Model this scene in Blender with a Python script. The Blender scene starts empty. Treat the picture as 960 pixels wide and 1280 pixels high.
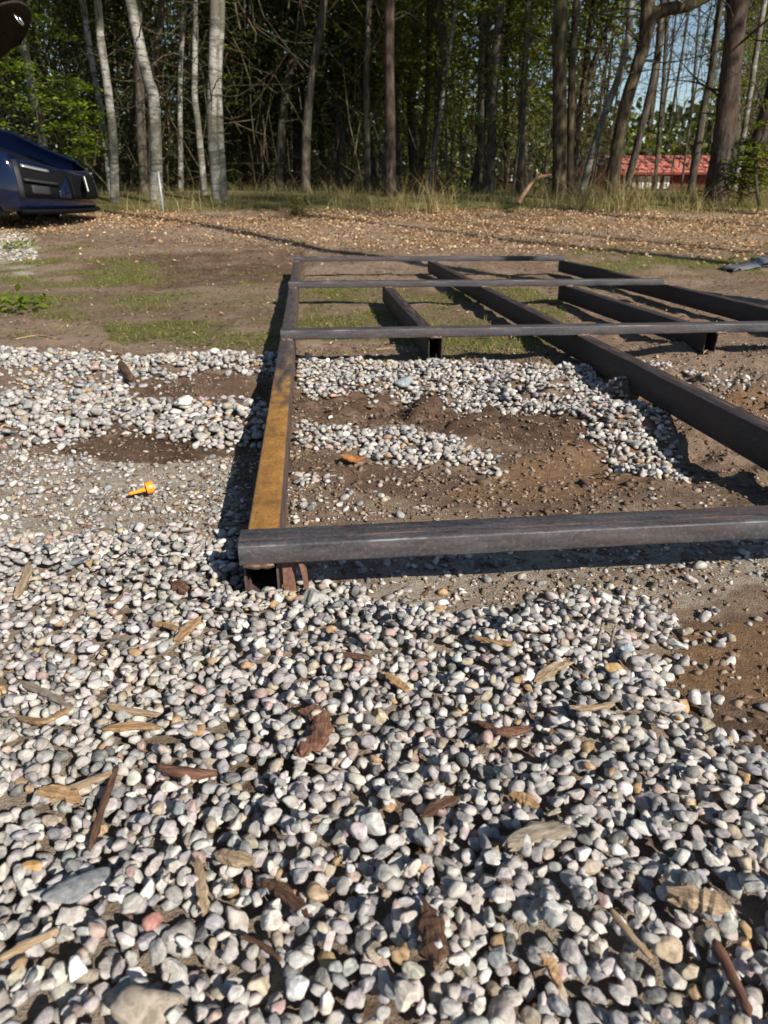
import bpy, math, random
import numpy as np
from mathutils import Vector, Matrix

random.seed(7)
RNG = np.random.default_rng(11)
SC = bpy.context.scene
COL = SC.collection

# ------------------------------------------------------------------ camera, sky, sun, exposure
FPX, CAMH = 870.0, 0.55                       # focal length in photo pixels, phone height in metres
PITCH = math.atan(403.0 / FPX)
cam_d = bpy.data.cameras.new('camera')
cam = bpy.data.objects.new('camera', cam_d)
COL.objects.link(cam)
cam.location = (0, 0, CAMH)
cam.rotation_euler = (math.pi / 2 - PITCH, 0, 0)
cam_d.sensor_fit = 'VERTICAL'
cam_d.sensor_height = 36.0
cam_d.sensor_width = 27.0
cam_d.lens = FPX / 1280.0 * 36.0
cam_d.clip_start = 0.02
cam_d.clip_end = 2000
cam_d.dof.use_dof = True
cam_d.dof.focus_distance = 1.05
cam_d.dof.aperture_fstop = 10.0
SC.camera = cam

TO_SUN = Vector((0.917, -1.058, 1.0)).normalized()
SUN_EL = math.asin(TO_SUN.z)
SUN_AZ = math.atan2(TO_SUN.x, TO_SUN.y)
world = bpy.data.worlds.new('World')
SC.world = world
world.use_nodes = True
wn = world.node_tree
sky = wn.nodes.new('ShaderNodeTexSky')
sky.sky_type = 'NISHITA'
sky.sun_disc = False
sky.sun_elevation = SUN_EL
sky.sun_rotation = SUN_AZ
sky.air_density = 1.0
sky.dust_density = 0.15
sky.ozone_density = 1.6
bg = wn.nodes['Background']
bg.inputs['Strength'].default_value = 0.07
wn.links.new(sky.outputs[0], bg.inputs['Color'])
sun_d = bpy.data.lights.new('sun', 'SUN')
sun_d.energy = 4.6
sun_d.angle = math.radians(0.53)
sun_d.color = (1.0, 0.93, 0.82)
sun = bpy.data.objects.new('sun', sun_d)
sun.rotation_euler = (-TO_SUN).to_track_quat('-Z', 'Y').to_euler()
sun.location = (6, -7, 8)
COL.objects.link(sun)
SC.view_settings.view_transform = 'Standard'
SC.view_settings.look = 'None'
SC.view_settings.gamma = 1
SC.view_settings.exposure = 0.72
SC.cycles.use_denoising = True
SC.cycles.max_bounces = 6
SC.cycles.transparent_max_bounces = 8
SC.cycles.sample_clamp_indirect = 4.0

# ------------------------------------------------------------------ measuring helpers (photo pixel -> place)
_F = np.array([0, math.cos(PITCH), -math.sin(PITCH)])
_U = np.array([0, math.sin(PITCH), math.cos(PITCH)])
def gp(px, py, z=0.0):
    d = np.array([(px - 480) / FPX, 0, 0]) + (640 - py) / FPX * _U + _F
    return np.array([0, 0, CAMH]) + d * ((z - CAMH) / d[2])
def at(px, py, dist):
    d = np.array([(px - 480) / FPX, 0, 0]) + (640 - py) / FPX * _U + _F
    return np.array([0, 0, CAMH]) + d * (dist / d[1])
def ppm(p):                                    # photo pixels per metre at a point
    return FPX / float((np.asarray(p) - [0, 0, CAMH]) @ _F)

# ------------------------------------------------------------------ noise
_lat = RNG.random((64, 256, 256)).astype(np.float32)
def vnoise(x, y, seed=0):
    x = np.asarray(x, float); y = np.asarray(y, float)
    xi = np.floor(x).astype(int); yi = np.floor(y).astype(int)
    fx = x - xi; fy = y - yi
    fx = fx * fx * (3 - 2 * fx); fy = fy * fy * (3 - 2 * fy)
    L = _lat[seed % 64]
    a = L[yi % 256, xi % 256]; b = L[yi % 256, (xi + 1) % 256]
    c = L[(yi + 1) % 256, xi % 256]; d = L[(yi + 1) % 256, (xi + 1) % 256]
    return (a + (b - a) * fx) * (1 - fy) + (c + (d - c) * fx) * fy
def fbm(x, y, seed=0, octv=4, gain=0.5):
    s = 0; amp = 1; tot = 0
    for k in range(octv):
        s = s + amp * vnoise(x * 2 ** k + 17.3 * k, y * 2 ** k + 9.1 * k, seed + k); tot += amp; amp *= gain
    return s / tot - 0.5
def sstep(a, b, x):
    t = np.clip((np.asarray(x, float) - a) / (b - a), 0, 1); return t * t * (3 - 2 * t)

# ------------------------------------------------------------------ zones on the ground, as outlines on the floor
def wpoly(pts, z=0.0): return np.array([gp(x, y, z)[:2] for x, y in pts])
def inpoly(P, x, y):
    x = np.asarray(x); y = np.asarray(y); r = np.zeros(x.shape, bool); n = len(P)
    for i in range(n):
        x0, y0 = P[i]; x1, y1 = P[(i + 1) % n]
        if y0 == y1: continue
        c = ((y0 > y) != (y1 > y)) & (x < (x1 - x0) * (y - y0) / (y1 - y0) + x0); r ^= c
    return r
Z_FRONT = wpoly([(-700, 1500), (-500, 640), (-100, 652), (60, 668), (200, 650), (290, 672), (318, 722), (380, 738), (430, 752), (520, 770), (575, 800), (660, 770), (760, 752), (840, 765), (830, 800), (770, 820), (810, 860), (830, 905), (905, 940), (985, 975), (1400, 1030), (1700, 1500)], 0.02)
Z_LEFT = wpoly([(-500, 432), (0, 437), (110, 445), (160, 452), (230, 447), (345, 440), (345, 472), (300, 470), (262, 468), (225, 478), (170, 476), (163, 500), (215, 508), (300, 503), (345, 512), (340, 545), (300, 556), (250, 560), (195, 545), (150, 530), (125, 545), (60, 560), (0, 562), (-500, 560)])
Z_MIDA = wpoly([(362, 455), (420, 452), (500, 458), (560, 462), (640, 464), (720, 462), (752, 470), (800, 500), (840, 540), (850, 590), (800, 590), (760, 560), (735, 525), (700, 515), (640, 512), (590, 510), (530, 502), (460, 492), (400, 494), (362, 480)])
Z_MIDB = wpoly([(358, 530), (410, 531), (470, 540), (500, 536), (540, 546), (585, 553), (600, 565), (632, 588), (612, 598), (560, 580), (500, 582), (440, 570), (400, 562), (358, 553)])
Z_MIDC = wpoly([(352, 590), (400, 592), (440, 618), (520, 628), (560, 648), (480, 655), (352, 658)])
Z_RIGHT = wpoly([(762, 445), (840, 470), (960, 468), (1250, 470), (1250, 520), (960, 505), (900, 500), (830, 480)])
Z_FAR = wpoly([(-60, 292), (30, 293), (44, 305), (34, 324), (-60, 330)], 0.12)
Z_SAND = wpoly([(-500, 556), (0, 566), (120, 572), (200, 578), (300, 570), (300, 690), (150, 700), (-500, 690)])
Z_SAND2 = wpoly([(360, 690), (960, 660), (1200, 660), (1200, 720), (900, 730), (700, 800), (560, 830), (380, 760)])
Z_CLAY = [wpoly([(820, 790), (900, 770), (1100, 760), (1100, 900), (930, 880), (840, 880)]), wpoly([(640, 575), (720, 545), (850, 555), (840, 600), (760, 615), (600, 640), (560, 620)]), wpoly([(900, 505), (960, 500), (1100, 510), (1100, 560), (930, 540)])]
Z_GRASS = [wpoly([(-60, 350), (70, 358), (200, 368), (360, 345), (360, 432), (250, 440), (120, 425), (120, 398), (-60, 392)], 0.0), wpoly([(370, 355), (500, 350), (740, 372), (720, 445), (600, 450), (500, 425), (370, 420)]), wpoly([(-60, 318), (100, 310), (200, 325), (160, 345), (-60, 345)], .06), wpoly([(720, 300), (960, 305), (960, 330), (720, 330)], .08)]

def ground_z(x, y):
    x = np.asarray(x, float); y = np.asarray(y, float)
    z = np.interp(y, [-50, 5.4, 7.0, 8.3, 10, 11.3, 12.6, 16, 26, 45, 60, 400], [0, 0, .07, .165, .23, .36, .47, .52, .25, -.4, -.6, -.6])
    near = 1 - sstep(6.0, 9.0, y)
    z = z + 0.020 * fbm(x * 2.2, y * 2.2, 3, 3) + 0.06 * fbm(x * .35, y * .35, 8, 2) * sstep(3.5, 9, y)
    rough = 0.35 + 0.65 * sstep(1.15, 1.5, y)
    z = z + near * rough * (0.034 * fbm(x * 9, y * 9, 14, 4, .6))
    # churned soil in the trench between the gravel ridges, dug lower than the joists
    tr = np.exp(-((y - 1.95 - .06 * x) / .28) ** 2) * sstep(-.9, .2, x)
    z = z - 0.030 * tr + tr * 0.15 * np.abs(fbm(x * 10, y * 13, 21, 4, .6)) * 1.3
    tr2 = np.exp(-((y - 1.52) / .2) ** 2) * sstep(.2, .7, x)
    z = z - .035 * tr2 + tr2 * .09 * fbm(x * 9, y * 12, 27, 4, .6)
    # gravel ridges
    z = z + .016 * np.exp(-((y - 2.26 - .02 * x) / .16) ** 2) * sstep(-.25, 0.0, x) * (1 - sstep(.95, 1.3, x))
    z = z + .012 * np.exp(-((y - 2.35) / .2) ** 2) * (1 - sstep(-.35, -.2, x))
    # heaps of dug soil
    for hx, hy, hr, hh in ((-.47, 2.05, .11, .035), (.62, 1.78, .10, .03), (.95, 1.75, .08, .03), (1.12, 2.62, .14, .04), (.52, 2.02, .07, .02), (1.75, 2.5, .3, .06), (1.0, 1.98, .14, .045), (2.9, 4.2, .6, .10)):
        z = z + hh * np.exp(-(((x - hx) / hr) ** 2 + ((y - hy) / (hr * .8)) ** 2))
    z = z - .006 * inpoly(Z_FRONT, x, y) - .020 * np.exp(-(((x + .155) / .07) ** 2 + ((y - .80) / .07) ** 2))
    return z

# ------------------------------------------------------------------ mesh helpers
def new_mesh(name, V, F, mat=None, smooth=True, col=None):
    V = np.ascontiguousarray(V, np.float32); F = np.ascontiguousarray(F, np.int32)
    k = F.shape[1]; me = bpy.data.meshes.new(name)
    me.vertices.add(len(V)); me.vertices.foreach_set('co', V.ravel())
    me.loops.add(F.size); me.loops.foreach_set('vertex_index', F.ravel())
    me.polygons.add(len(F)); me.polygons.foreach_set('loop_start', np.arange(len(F), dtype=np.int32) * k)
    me.polygons.foreach_set('loop_total', np.full(len(F), k, np.int32))
    if smooth: me.polygons.foreach_set('use_smooth', np.ones(len(F), bool))
    me.update(calc_edges=True); me.validate()
    if col is not None:
        a = me.color_attributes.new('col', 'FLOAT_COLOR', 'POINT')
        c = np.ones((len(V), 4), np.float32); c[:, :col.shape[1]] = col
        a.data.foreach_set('color', c.ravel())
    if mat is not None: me.materials.append(mat)
    return me
def link(name, me, parent=None, loc=None):
    o = bpy.data.objects.new(name, me); COL.objects.link(o)
    if parent is not None: o.parent = parent
    if loc is not None: o.location = loc
    return o
def tag(o, label=None, cat=None, group=None, kind=None):
    if label: o['label'] = label
    if cat: o['category'] = cat
    if group: o['group'] = group
    if kind: o['kind'] = kind
    return o
def empty(name, loc=(0, 0, 0), rz=0):
    o = bpy.data.objects.new(name, None); COL.objects.link(o); o.location = loc; o.rotation_euler = (0, 0, rz)
    o.empty_display_size = .1
    return o
class MB:
    """collects polygons of mixed size, builds one mesh"""
    def __init__(s): s.v = []; s.f = []
    def add(s, V, F):
        b = len(s.v); s.v += [tuple(map(float, p)) for p in V]; s.f += [tuple(int(i) + b for i in f) for f in F]; return s
    def box(s, x0, x1, y0, y1, z0, z1):
        V = [(x0, y0, z0), (x1, y0, z0), (x1, y1, z0), (x0, y1, z0), (x0, y0, z1), (x1, y0, z1), (x1, y1, z1), (x0, y1, z1)]
        return s.add(V, [(0, 3, 2, 1), (4, 5, 6, 7), (0, 1, 5, 4), (1, 2, 6, 5), (2, 3, 7, 6), (3, 0, 4, 7)])
    def tube(s, P, R, n=8, cap=True):
        V, F = tube(P, R, n); s.add(V, F)
        if cap:
            b = len(s.v) - len(V); s.f.append(tuple(b + i for i in range(n))[::-1]); s.f.append(tuple(len(s.v) - n + i for i in range(n)))
        return s
    def build(s, name, mat, parent=None, smooth=False, bevel=0, loc=None):
        me = bpy.data.meshes.new(name); me.from_pydata(s.v, [], s.f); me.update()
        if smooth: me.polygons.foreach_set('use_smooth', np.ones(len(me.polygons), bool))
        me.materials.append(mat); o = link(name, me, parent, loc)
        if bevel:
            m = o.modifiers.new('bevel', 'BEVEL'); m.width = bevel; m.segments = 2; m.limit_method = 'ANGLE'
        return o
def tube(P, R, n=8, wob=0.0, seed=0):
    P = np.asarray(P, float); m = len(P); R = np.broadcast_to(np.asarray(R, float), (m,))
    T = np.gradient(P, axis=0); T /= np.linalg.norm(T, axis=1)[:, None] + 1e-9
    ref = np.array([0, 0, 1.]) if abs(T[0][2]) < .8 else np.array([1., 0, 0])
    a = np.linspace(0, 2 * np.pi, n, endpoint=False); V = []
    rg = np.random.default_rng(seed)
    for i in range(m):
        u = np.cross(T[i], ref); u /= np.linalg.norm(u) + 1e-9; w = np.cross(T[i], u)
        rr = R[i] * (1 + (wob * (rg.random(n) - .5) if wob else 0))
        V.append(P[i] + (np.cos(a) * rr)[:, None] * u + (np.sin(a) * rr)[:, None] * w)
    V = np.concatenate(V); F = []
    for i in range(m - 1):
        for j in range(n):
            F.append((i * n + j, i * n + (j + 1) % n, (i + 1) * n + (j + 1) % n, (i + 1) * n + j))
    return V, np.array(F)
def smooth_path(P, k=4):
    P = np.asarray(P, float); n = len(P)
    if n < 3: return P
    Q = []
    for i in range(n - 1):
        p0, p1, p2, p3 = P[max(i - 1, 0)], P[i], P[i + 1], P[min(i + 2, n - 1)]
        for t in np.arange(k) / k:
            Q.append(.5 * ((2 * p1) + (-p0 + p2) * t + (2 * p0 - 5 * p1 + 4 * p2 - p3) * t * t + (-p0 + 3 * p1 - 3 * p2 + p3) * t ** 3))
    Q.append(P[-1]); return np.array(Q)

# ------------------------------------------------------------------ materials
def mat(name, rough=.8, spec=.3):
    m = bpy.data.materials.new(name); m.use_nodes = True
    nt = m.node_tree; b = nt.nodes['Principled BSDF']
    b.inputs['Roughness'].default_value = rough; b.inputs['Specular IOR Level'].default_value = spec
    return m, nt, b
def N(nt, t, **kw):
    n = nt.nodes.new(t)
    for k, v in kw.items():
        if k in n.inputs: n.inputs[k].default_value = v
        else: setattr(n, k, v)
    return n
def ramp(nt, src, stops, interp='LINEAR'):
    r = nt.nodes.new('ShaderNodeValToRGB'); cr = r.color_ramp; cr.interpolation = interp
    while len(cr.elements) < len(stops): cr.elements.new(.5)
    for e, (p, c) in zip(cr.elements, stops):
        e.position = p; e.color = (*c, 1) if len(c) == 3 else c
    nt.links.new(src, r.inputs[0]); return r.outputs[0]
def mix(nt, fac, a, b, mode='MIX'):
    m = nt.nodes.new('ShaderNodeMix'); m.data_type = 'RGBA'; m.blend_type = mode
    for s, i in ((fac, 0), (a, 6), (b, 7)):
        if hasattr(s, 'node'): nt.links.new(s, m.inputs[i])
        elif i == 0: m.inputs[0].default_value = s
        else: m.inputs[i].default_value = (*s, 1)
    return m.outputs[2]
def noise(nt, vec, scale, detail=4, rough=.6, dist=0.0):
    n = N(nt, 'ShaderNodeTexNoise'); n.inputs['Scale'].default_value = scale; n.inputs['Detail'].default_value = detail
    n.inputs['Roughness'].default_value = rough; n.inputs['Distortion'].default_value = dist
    if vec is not None: nt.links.new(vec, n.inputs['Vector'])
    return n.outputs['Fac']
def bump(nt, b, h, strength=.5, dist=.01):
    n = nt.nodes.new('ShaderNodeBump'); n.inputs['Strength'].default_value = strength; n.inputs['Distance'].default_value = dist
    nt.links.new(h, n.inputs['Height']); nt.links.new(n.outputs[0], b.inputs['Normal'])
def geo_pos(nt): return N(nt, 'ShaderNodeNewGeometry').outputs['Position']
def obj_co(nt): return N(nt, 'ShaderNodeTexCoord').outputs['Object']
def plain(name, c, rough=.6, spec=.4, metal=0.0, var=0.0, scale=30.0):
    m, nt, b = mat(name, rough, spec); b.inputs['Metallic'].default_value = metal
    if var:
        f = noise(nt, obj_co(nt), scale)
        nt.links.new(ramp(nt, f, [(.3, tuple(x * (1 - var) for x in c)), (.7, tuple(min(1, x * (1 + var)) for x in c))]), b.inputs['Base Color'])
    else: b.inputs['Base Color'].default_value = (*c, 1)
    return m

def stone_mat(name, per_object):
    m, nt, b = mat(name, .82, .25)
    p = geo_pos(nt)
    if per_object:
        oi = N(nt, 'ShaderNodeObjectInfo'); base = oi.outputs['Color']
    else:
        base = N(nt, 'ShaderNodeVertexColor', layer_name='col').outputs['Color']
    n1 = noise(nt, p, 130, 5, .62, .4); n2 = noise(nt, p, 650, 3, .6); n3 = noise(nt, p, 60, 3, .5, 1.2)
    c = mix(nt, ramp(nt, n1, [(.36, (0, 0, 0)), (.66, (1, 1, 1))]), mix(nt, 1.0, base, (.62, .62, .64), 'MULTIPLY'), mix(nt, .16, base, (.80, .77, .70)))
    c = mix(nt, ramp(nt, n3, [(.60, (0, 0, 0)), (.68, (.42, .42, .42))]), c, (.34, .29, .22))
    c = mix(nt, ramp(nt, n2, [(.28, (.5, .5, .5)), (.42, (0, 0, 0))]), c, (.10, .09, .08))
    nt.links.new(c, b.inputs['Base Color'])
    h = mix(nt, .35, n1, n2); bump(nt, b, h, .5, .0018)
    return m
M_STONE = stone_mat('stone_mixed', False)
M_PEBBLE = stone_mat('stone_single', True)

def ground_mat():
    m, nt, b = mat('soil', .95, .12)
    p = geo_pos(nt); z = N(nt, 'ShaderNodeVertexColor', layer_name='col')
    sep = N(nt, 'ShaderNodeSeparateColor'); nt.links.new(z.outputs['Color'], sep.inputs[0])
    zs, zg, zc = sep.outputs; za = z.outputs['Alpha']
    n1 = noise(nt, p, 9, 6, .65, .3); n2 = noise(nt, p, 70, 5, .65); n3 = noise(nt, p, 1.3, 4, .6); n4 = noise(nt, p, 320, 4, .7); n5 = noise(nt, p, 26, 5, .7, .3)
    nm = mix(nt, .5, n1, n5)
    soil = ramp(nt, mix(nt, .35, nm, n2), [(.38, (.085, .053, .036)), (.5, (.20, .138, .094)), (.62, (.335, .245, .175))])
    soil = mix(nt, ramp(nt, n3, [(.42, (0, 0, 0)), (.62, (.6, .6, .6))]), soil, (.35, .255, .185))
    sand = ramp(nt, n2, [(.3, (.29, .235, .175)), (.52, (.42, .355, .28)), (.75, (.53, .47, .39))])
    vs = N(nt, 'ShaderNodeTexVoronoi'); vs.inputs['Scale'].default_value = 150; nt.links.new(p, vs.inputs['Vector'])
    sand = mix(nt, ramp(nt, vs.outputs['Distance'], [(.22, (.7, .7, .7)), (.42, (0, 0, 0))]), sand, ramp(nt, n4, [(.3, (.20, .18, .15)), (.7, (.52, .49, .44))]))
    clay = ramp(nt, n2, [(.3, (.17, .10, .055)), (.7, (.30, .185, .105))])
    moss = ramp(nt, n2, [(.34, (.06, .06, .016)), (.5, (.130, .122, .038)), (.66, (.25, .20, .11))])
    litter = ramp(nt, n2, [(.28, (.12, .078, .05)), (.48, (.26, .18, .12)), (.7, (.50, .39, .28))])
    def msk(v, w=.35):
        a = N(nt, 'ShaderNodeMath', operation='MULTIPLY_ADD'); nt.links.new(nm, a.inputs[0]); a.inputs[1].default_value = 1.7; nt.links.new(v, a.inputs[2])
        s = N(nt, 'ShaderNodeMapRange'); s.inputs['From Min'].default_value = 1.25 - w / 2; s.inputs['From Max'].default_value = 1.25 + w / 2
        nt.links.new(a.outputs[0], s.inputs['Value']); return s.outputs[0]
    wt = N(nt, 'ShaderNodeAttribute', attribute_name='wet').outputs['Fac']
    soil = mix(nt, wt, soil, mix(nt, 1.0, soil, (.50, .43, .40), 'MULTIPLY'))
    c = mix(nt, msk(zs), soil, sand); c = mix(nt, msk(zc), c, clay); c = mix(nt, msk(zg, .5), c, moss)
    inv = N(nt, 'ShaderNodeMath', operation='SUBTRACT'); inv.inputs[0].default_value = 1.0; nt.links.new(za, inv.inputs[1])
    c = mix(nt, msk(inv.outputs[0]), c, litter)
    # pale grit and dark crumbs
    c = mix(nt, ramp(nt, n4, [(.64, (0, 0, 0)), (.72, (.55, .55, .55))]), c, (.42, .38, .32))
    c = mix(nt, ramp(nt, n4, [(.28, (.6, .6, .6)), (.36, (0, 0, 0))]), c, (.05, .035, .025))
    nt.links.new(c, b.inputs['Base Color'])
    h = mix(nt, .4, mix(nt, .5, n5, n2), n4); bump(nt, b, h, 1.0, .022)
    return m
M_SOIL = ground_mat()

def steel_mat(name='mill_scale_steel', tone=1.0, warm=(1, 1, 1)):
    m, nt, b = mat(name, .5, .35)
    p = obj_co(nt); mp = N(nt, 'ShaderNodeMapping'); mp.inputs['Scale'].default_value = (1.0, 7.0, 7.0); nt.links.new(p, mp.inputs[0])
    n1 = noise(nt, mp.outputs[0], 9, 6, .65); n2 = noise(nt, p, 160, 4, .7); n3 = noise(nt, mp.outputs[0], 2.5, 4, .6)
    c = ramp(nt, mix(nt, .4, n1, n2), [(.36, (.025, .0245, .028)), (.5, (.056, .054, .060)), (.64, (.100, .095, .100))])
    c = mix(nt, ramp(nt, n3, [(.54, (0, 0, 0)), (.74, (.4, .4, .4))]), c, (.10, .06, .042))
    c = mix(nt, ramp(nt, n2, [(.60, (0, 0, 0)), (.70, (.8, .8, .8))]), c, (.20, .085, .04))
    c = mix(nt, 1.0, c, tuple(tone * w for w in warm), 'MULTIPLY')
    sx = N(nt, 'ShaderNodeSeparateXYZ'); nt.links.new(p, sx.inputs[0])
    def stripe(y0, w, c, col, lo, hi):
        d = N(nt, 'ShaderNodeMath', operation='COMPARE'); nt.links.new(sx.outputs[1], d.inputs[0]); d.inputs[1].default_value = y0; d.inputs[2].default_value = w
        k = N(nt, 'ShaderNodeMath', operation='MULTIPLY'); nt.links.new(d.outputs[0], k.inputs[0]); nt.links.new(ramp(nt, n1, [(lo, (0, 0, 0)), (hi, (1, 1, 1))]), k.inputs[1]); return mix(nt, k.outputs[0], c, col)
    c = stripe(-.008, .0011, c, (.26, .10, .065), .42, .6); c = stripe(-.0250, .0006, c, (.26, .25, .25), .5, .66)  # reddish weld seam; pale edge line paints in scratches plus an edge highlight
    nt.links.new(c, b.inputs['Base Color']); b.inputs['Metallic'].default_value = .15
    nt.links.new(ramp(nt, n1, [(.3, (.5, .5, .5)), (.7, (.8, .8, .8))]), b.inputs['Roughness'])
    bump(nt, b, n2, .25, .0012)
    return m
M_STEEL = steel_mat()
M_STEEL_SHADED = steel_mat('brown_shaded_joist_steel', .62, (1.1, .95, .86))  # browner steel, its tone also darkened to paint in the unlit joist sides
def rust_mat(x0, x1):
    m, nt, b = mat('rust_bloom_steel', .62, .4)
    p = obj_co(nt); sx = N(nt, 'ShaderNodeSeparateXYZ'); nt.links.new(p, sx.inputs[0])
    mp = N(nt, 'ShaderNodeMapping'); mp.inputs['Scale'].default_value = (1.2, 5, 5); nt.links.new(p, mp.inputs[0])
    n1 = noise(nt, mp.outputs[0], 8, 5, .6); n2 = noise(nt, p, 190, 4, .75); n3 = noise(nt, p, 30, 4, .6)
    dark = ramp(nt, n1, [(.3, (.035, .030, .030)), (.7, (.095, .078, .070))])
    rust = ramp(nt, mix(nt, .5, n3, n1), [(.34, (.10, .055, .028)), (.46, (.27, .135, .032)), (.58, (.36, .185, .05)), (.7, (.42, .26, .10))])
    rust = mix(nt, ramp(nt, n2, [(.50, (0, 0, 0)), (.66, (.85, .85, .85))]), rust, (.15, .062, .028))
    mr = N(nt, 'ShaderNodeMapRange'); mr.inputs['From Min'].default_value = x1 + .35; mr.inputs['From Max'].default_value = x1 - .75; mr.inputs['To Min'].default_value = -.75; mr.inputs['To Max'].default_value = .35
    nt.links.new(sx.outputs[0], mr.inputs['Value'])
    add = N(nt, 'ShaderNodeMath', operation='MULTIPLY_ADD'); nt.links.new(n1, add.inputs[0]); add.inputs[1].default_value = 1.9; nt.links.new(mr.outputs[0], add.inputs[2])
    f = ramp(nt, add.outputs[0], [(.5, (0, 0, 0)), (1.0, (1, 1, 1))])
    g = N(nt, 'ShaderNodeNewGeometry'); sn = N(nt, 'ShaderNodeSeparateXYZ'); nt.links.new(g.outputs['Normal'], sn.inputs[0])
    up = N(nt, 'ShaderNodeMapRange'); up.inputs['From Min'].default_value = .5; up.inputs['From Max'].default_value = .95; nt.links.new(sn.outputs[2], up.inputs['Value'])
    hi = N(nt, 'ShaderNodeMath', operation='GREATER_THAN'); nt.links.new(sx.outputs[2], hi.inputs[0]); hi.inputs[1].default_value = .07
    m0 = N(nt, 'ShaderNodeMath', operation='MULTIPLY'); nt.links.new(f, m0.inputs[0]); nt.links.new(hi.outputs[0], m0.inputs[1])
    mu = N(nt, 'ShaderNodeMath', operation='MULTIPLY'); nt.links.new(m0.outputs[0], mu.inputs[0]); nt.links.new(up.outputs[0], mu.inputs[1])
    side = mix(nt, ramp(nt, n1, [(.35, (0, 0, 0)), (.65, (.8, .8, .8))]), dark, (.15, .075, .055))
    c = mix(nt, mu.outputs[0], mix(nt, up.outputs[0], side, dark), rust)
    nt.links.new(c, b.inputs['Base Color']); b.inputs['Metallic'].default_value = .1
    bump(nt, b, n2, .35, .0012); return m

def wood_mat(name, a, bcol, scale=60):
    m, nt, b = mat(name, .85, .2)
    p = obj_co(nt); mp = N(nt, 'ShaderNodeMapping'); mp.inputs['Scale'].default_value = (.12, 1, 1); nt.links.new(p, mp.inputs[0])
    n1 = noise(nt, mp.outputs[0], scale * 5, 5, .65, .5); n2 = noise(nt, p, scale * 2, 4, .6)
    c = ramp(nt, n1, [(.3, tuple(x * .45 for x in a)), (.5, a), (.72, bcol)])
    c = mix(nt, ramp(nt, n2, [(.55, (0, 0, 0)), (.75, (.5, .5, .5))]), c, tuple(x * .5 for x in a))
    nt.links.new(c, b.inputs['Base Color']); bump(nt, b, n1, .8, .0015); return m
M_WOOD = {'tan': wood_mat('weathered_wood', (.30, .215, .135), (.47, .37, .26)), 'orange': wood_mat('fresh_wood_chip', (.28, .17, .085), (.43, .30, .175)),
          'red': wood_mat('red_bark', (.125, .060, .040), (.26, .15, .10)), 'dark': wood_mat('dark_bark', (.085, .045, .028), (.20, .12, .08)), 'grey': wood_mat('grey_stick', (.22, .18, .135), (.36, .31, .25))}

def leafy(name, trans=.4, rough=.6):
    m, nt, b = mat(name, rough, .25)
    vc = N(nt, 'ShaderNodeVertexColor', layer_name='col').outputs['Color']
    nt.links.new(vc, b.inputs['Base Color'])
    if trans:
        t = N(nt, 'ShaderNodeBsdfTranslucent'); nt.links.new(mix(nt, 1.0, vc, (1.25, 1.3, .7), 'MULTIPLY'), t.inputs[0])
        mx = N(nt, 'ShaderNodeMixShader'); mx.inputs[0].default_value = trans
        nt.links.new(b.outputs[0], mx.inputs[1]); nt.links.new(t.outputs[0], mx.inputs[2])
        nt.links.new(mx.outputs[0], nt.nodes['Material Output'].inputs[0])
    return m
M_LEAF = leafy('fresh_leaf', .45)
M_GRASS = leafy('grass_blade', .35)
M_LITTER = leafy('dry_leaf', .12)
M_CLOD = leafy('soil_crumb', 0, .95)

def bark(kind):
    m, nt, b = mat(kind + '_bark', .9, .15)
    p = obj_co(nt); mp = N(nt, 'ShaderNodeMapping'); nt.links.new(p, mp.inputs[0])
    if kind == 'birch':
        mp.inputs['Scale'].default_value = (1, 1, 5); n1 = noise(nt, mp.outputs[0], 5, 5, .7); n2 = noise(nt, p, 3.5, 5, .6, .6); n3 = noise(nt, p, 40, 3)
        c = ramp(nt, n3, [(.3, (.21, .20, .175)), (.7, (.37, .355, .32))])
        c = mix(nt, ramp(nt, n1, [(.38, (.95, .95, .95)), (.50, (0, 0, 0))]), c, (.05, .045, .038))
        c = mix(nt, ramp(nt, n2, [(.43, (0, 0, 0)), (.55, (.85, .85, .85))]), c, (.085, .08, .055)); h = n1
    elif kind == 'pine':
        mp.inputs['Scale'].default_value = (1, 1, .22); n1 = noise(nt, mp.outputs[0], 22, 5, .7, .8); n2 = noise(nt, p, 2, 4)
        c = ramp(nt, n1, [(.36, (.010, .008, .007)), (.5, (.040, .032, .027)), (.64, (.088, .074, .064))])
        c = mix(nt, ramp(nt, n2, [(.4, (0, 0, 0)), (.7, (.5, .5, .5))]), c, (.12, .07, .045)); h = n1
    elif kind == 'brown':
        mp.inputs['Scale'].default_value = (1, 1, .3); n1 = noise(nt, mp.outputs[0], 18, 5, .65, .4); n2 = noise(nt, p, 3, 4)
        c = ramp(nt, n1, [(.36, (.018, .013, .009)), (.5, (.058, .042, .027)), (.66, (.125, .097, .062))])
        c = mix(nt, ramp(nt, n2, [(.48, (0, 0, 0)), (.7, (.55, .55, .55))]), c, (.085, .09, .035)); h = n1
    else:
        mp.inputs['Scale'].default_value = (1, 1, .4); n1 = noise(nt, mp.outputs[0], 14, 5, .65); n2 = noise(nt, p, 2.2, 4)
        c = ramp(nt, n1, [(.34, (.020, .016, .013)), (.5, (.065, .054, .042)), (.68, (.13, .115, .09))])
        c = mix(nt, ramp(nt, n2, [(.5, (0, 0, 0)), (.7, (.5, .5, .5))]), c, (.05, .058, .03)); h = n1
    nt.links.new(c, b.inputs['Base Color']); bump(nt, b, h, .8, .02); return m
M_BARK = {k: bark(k) for k in ('birch', 'pine', 'brown', 'dark')}

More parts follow.
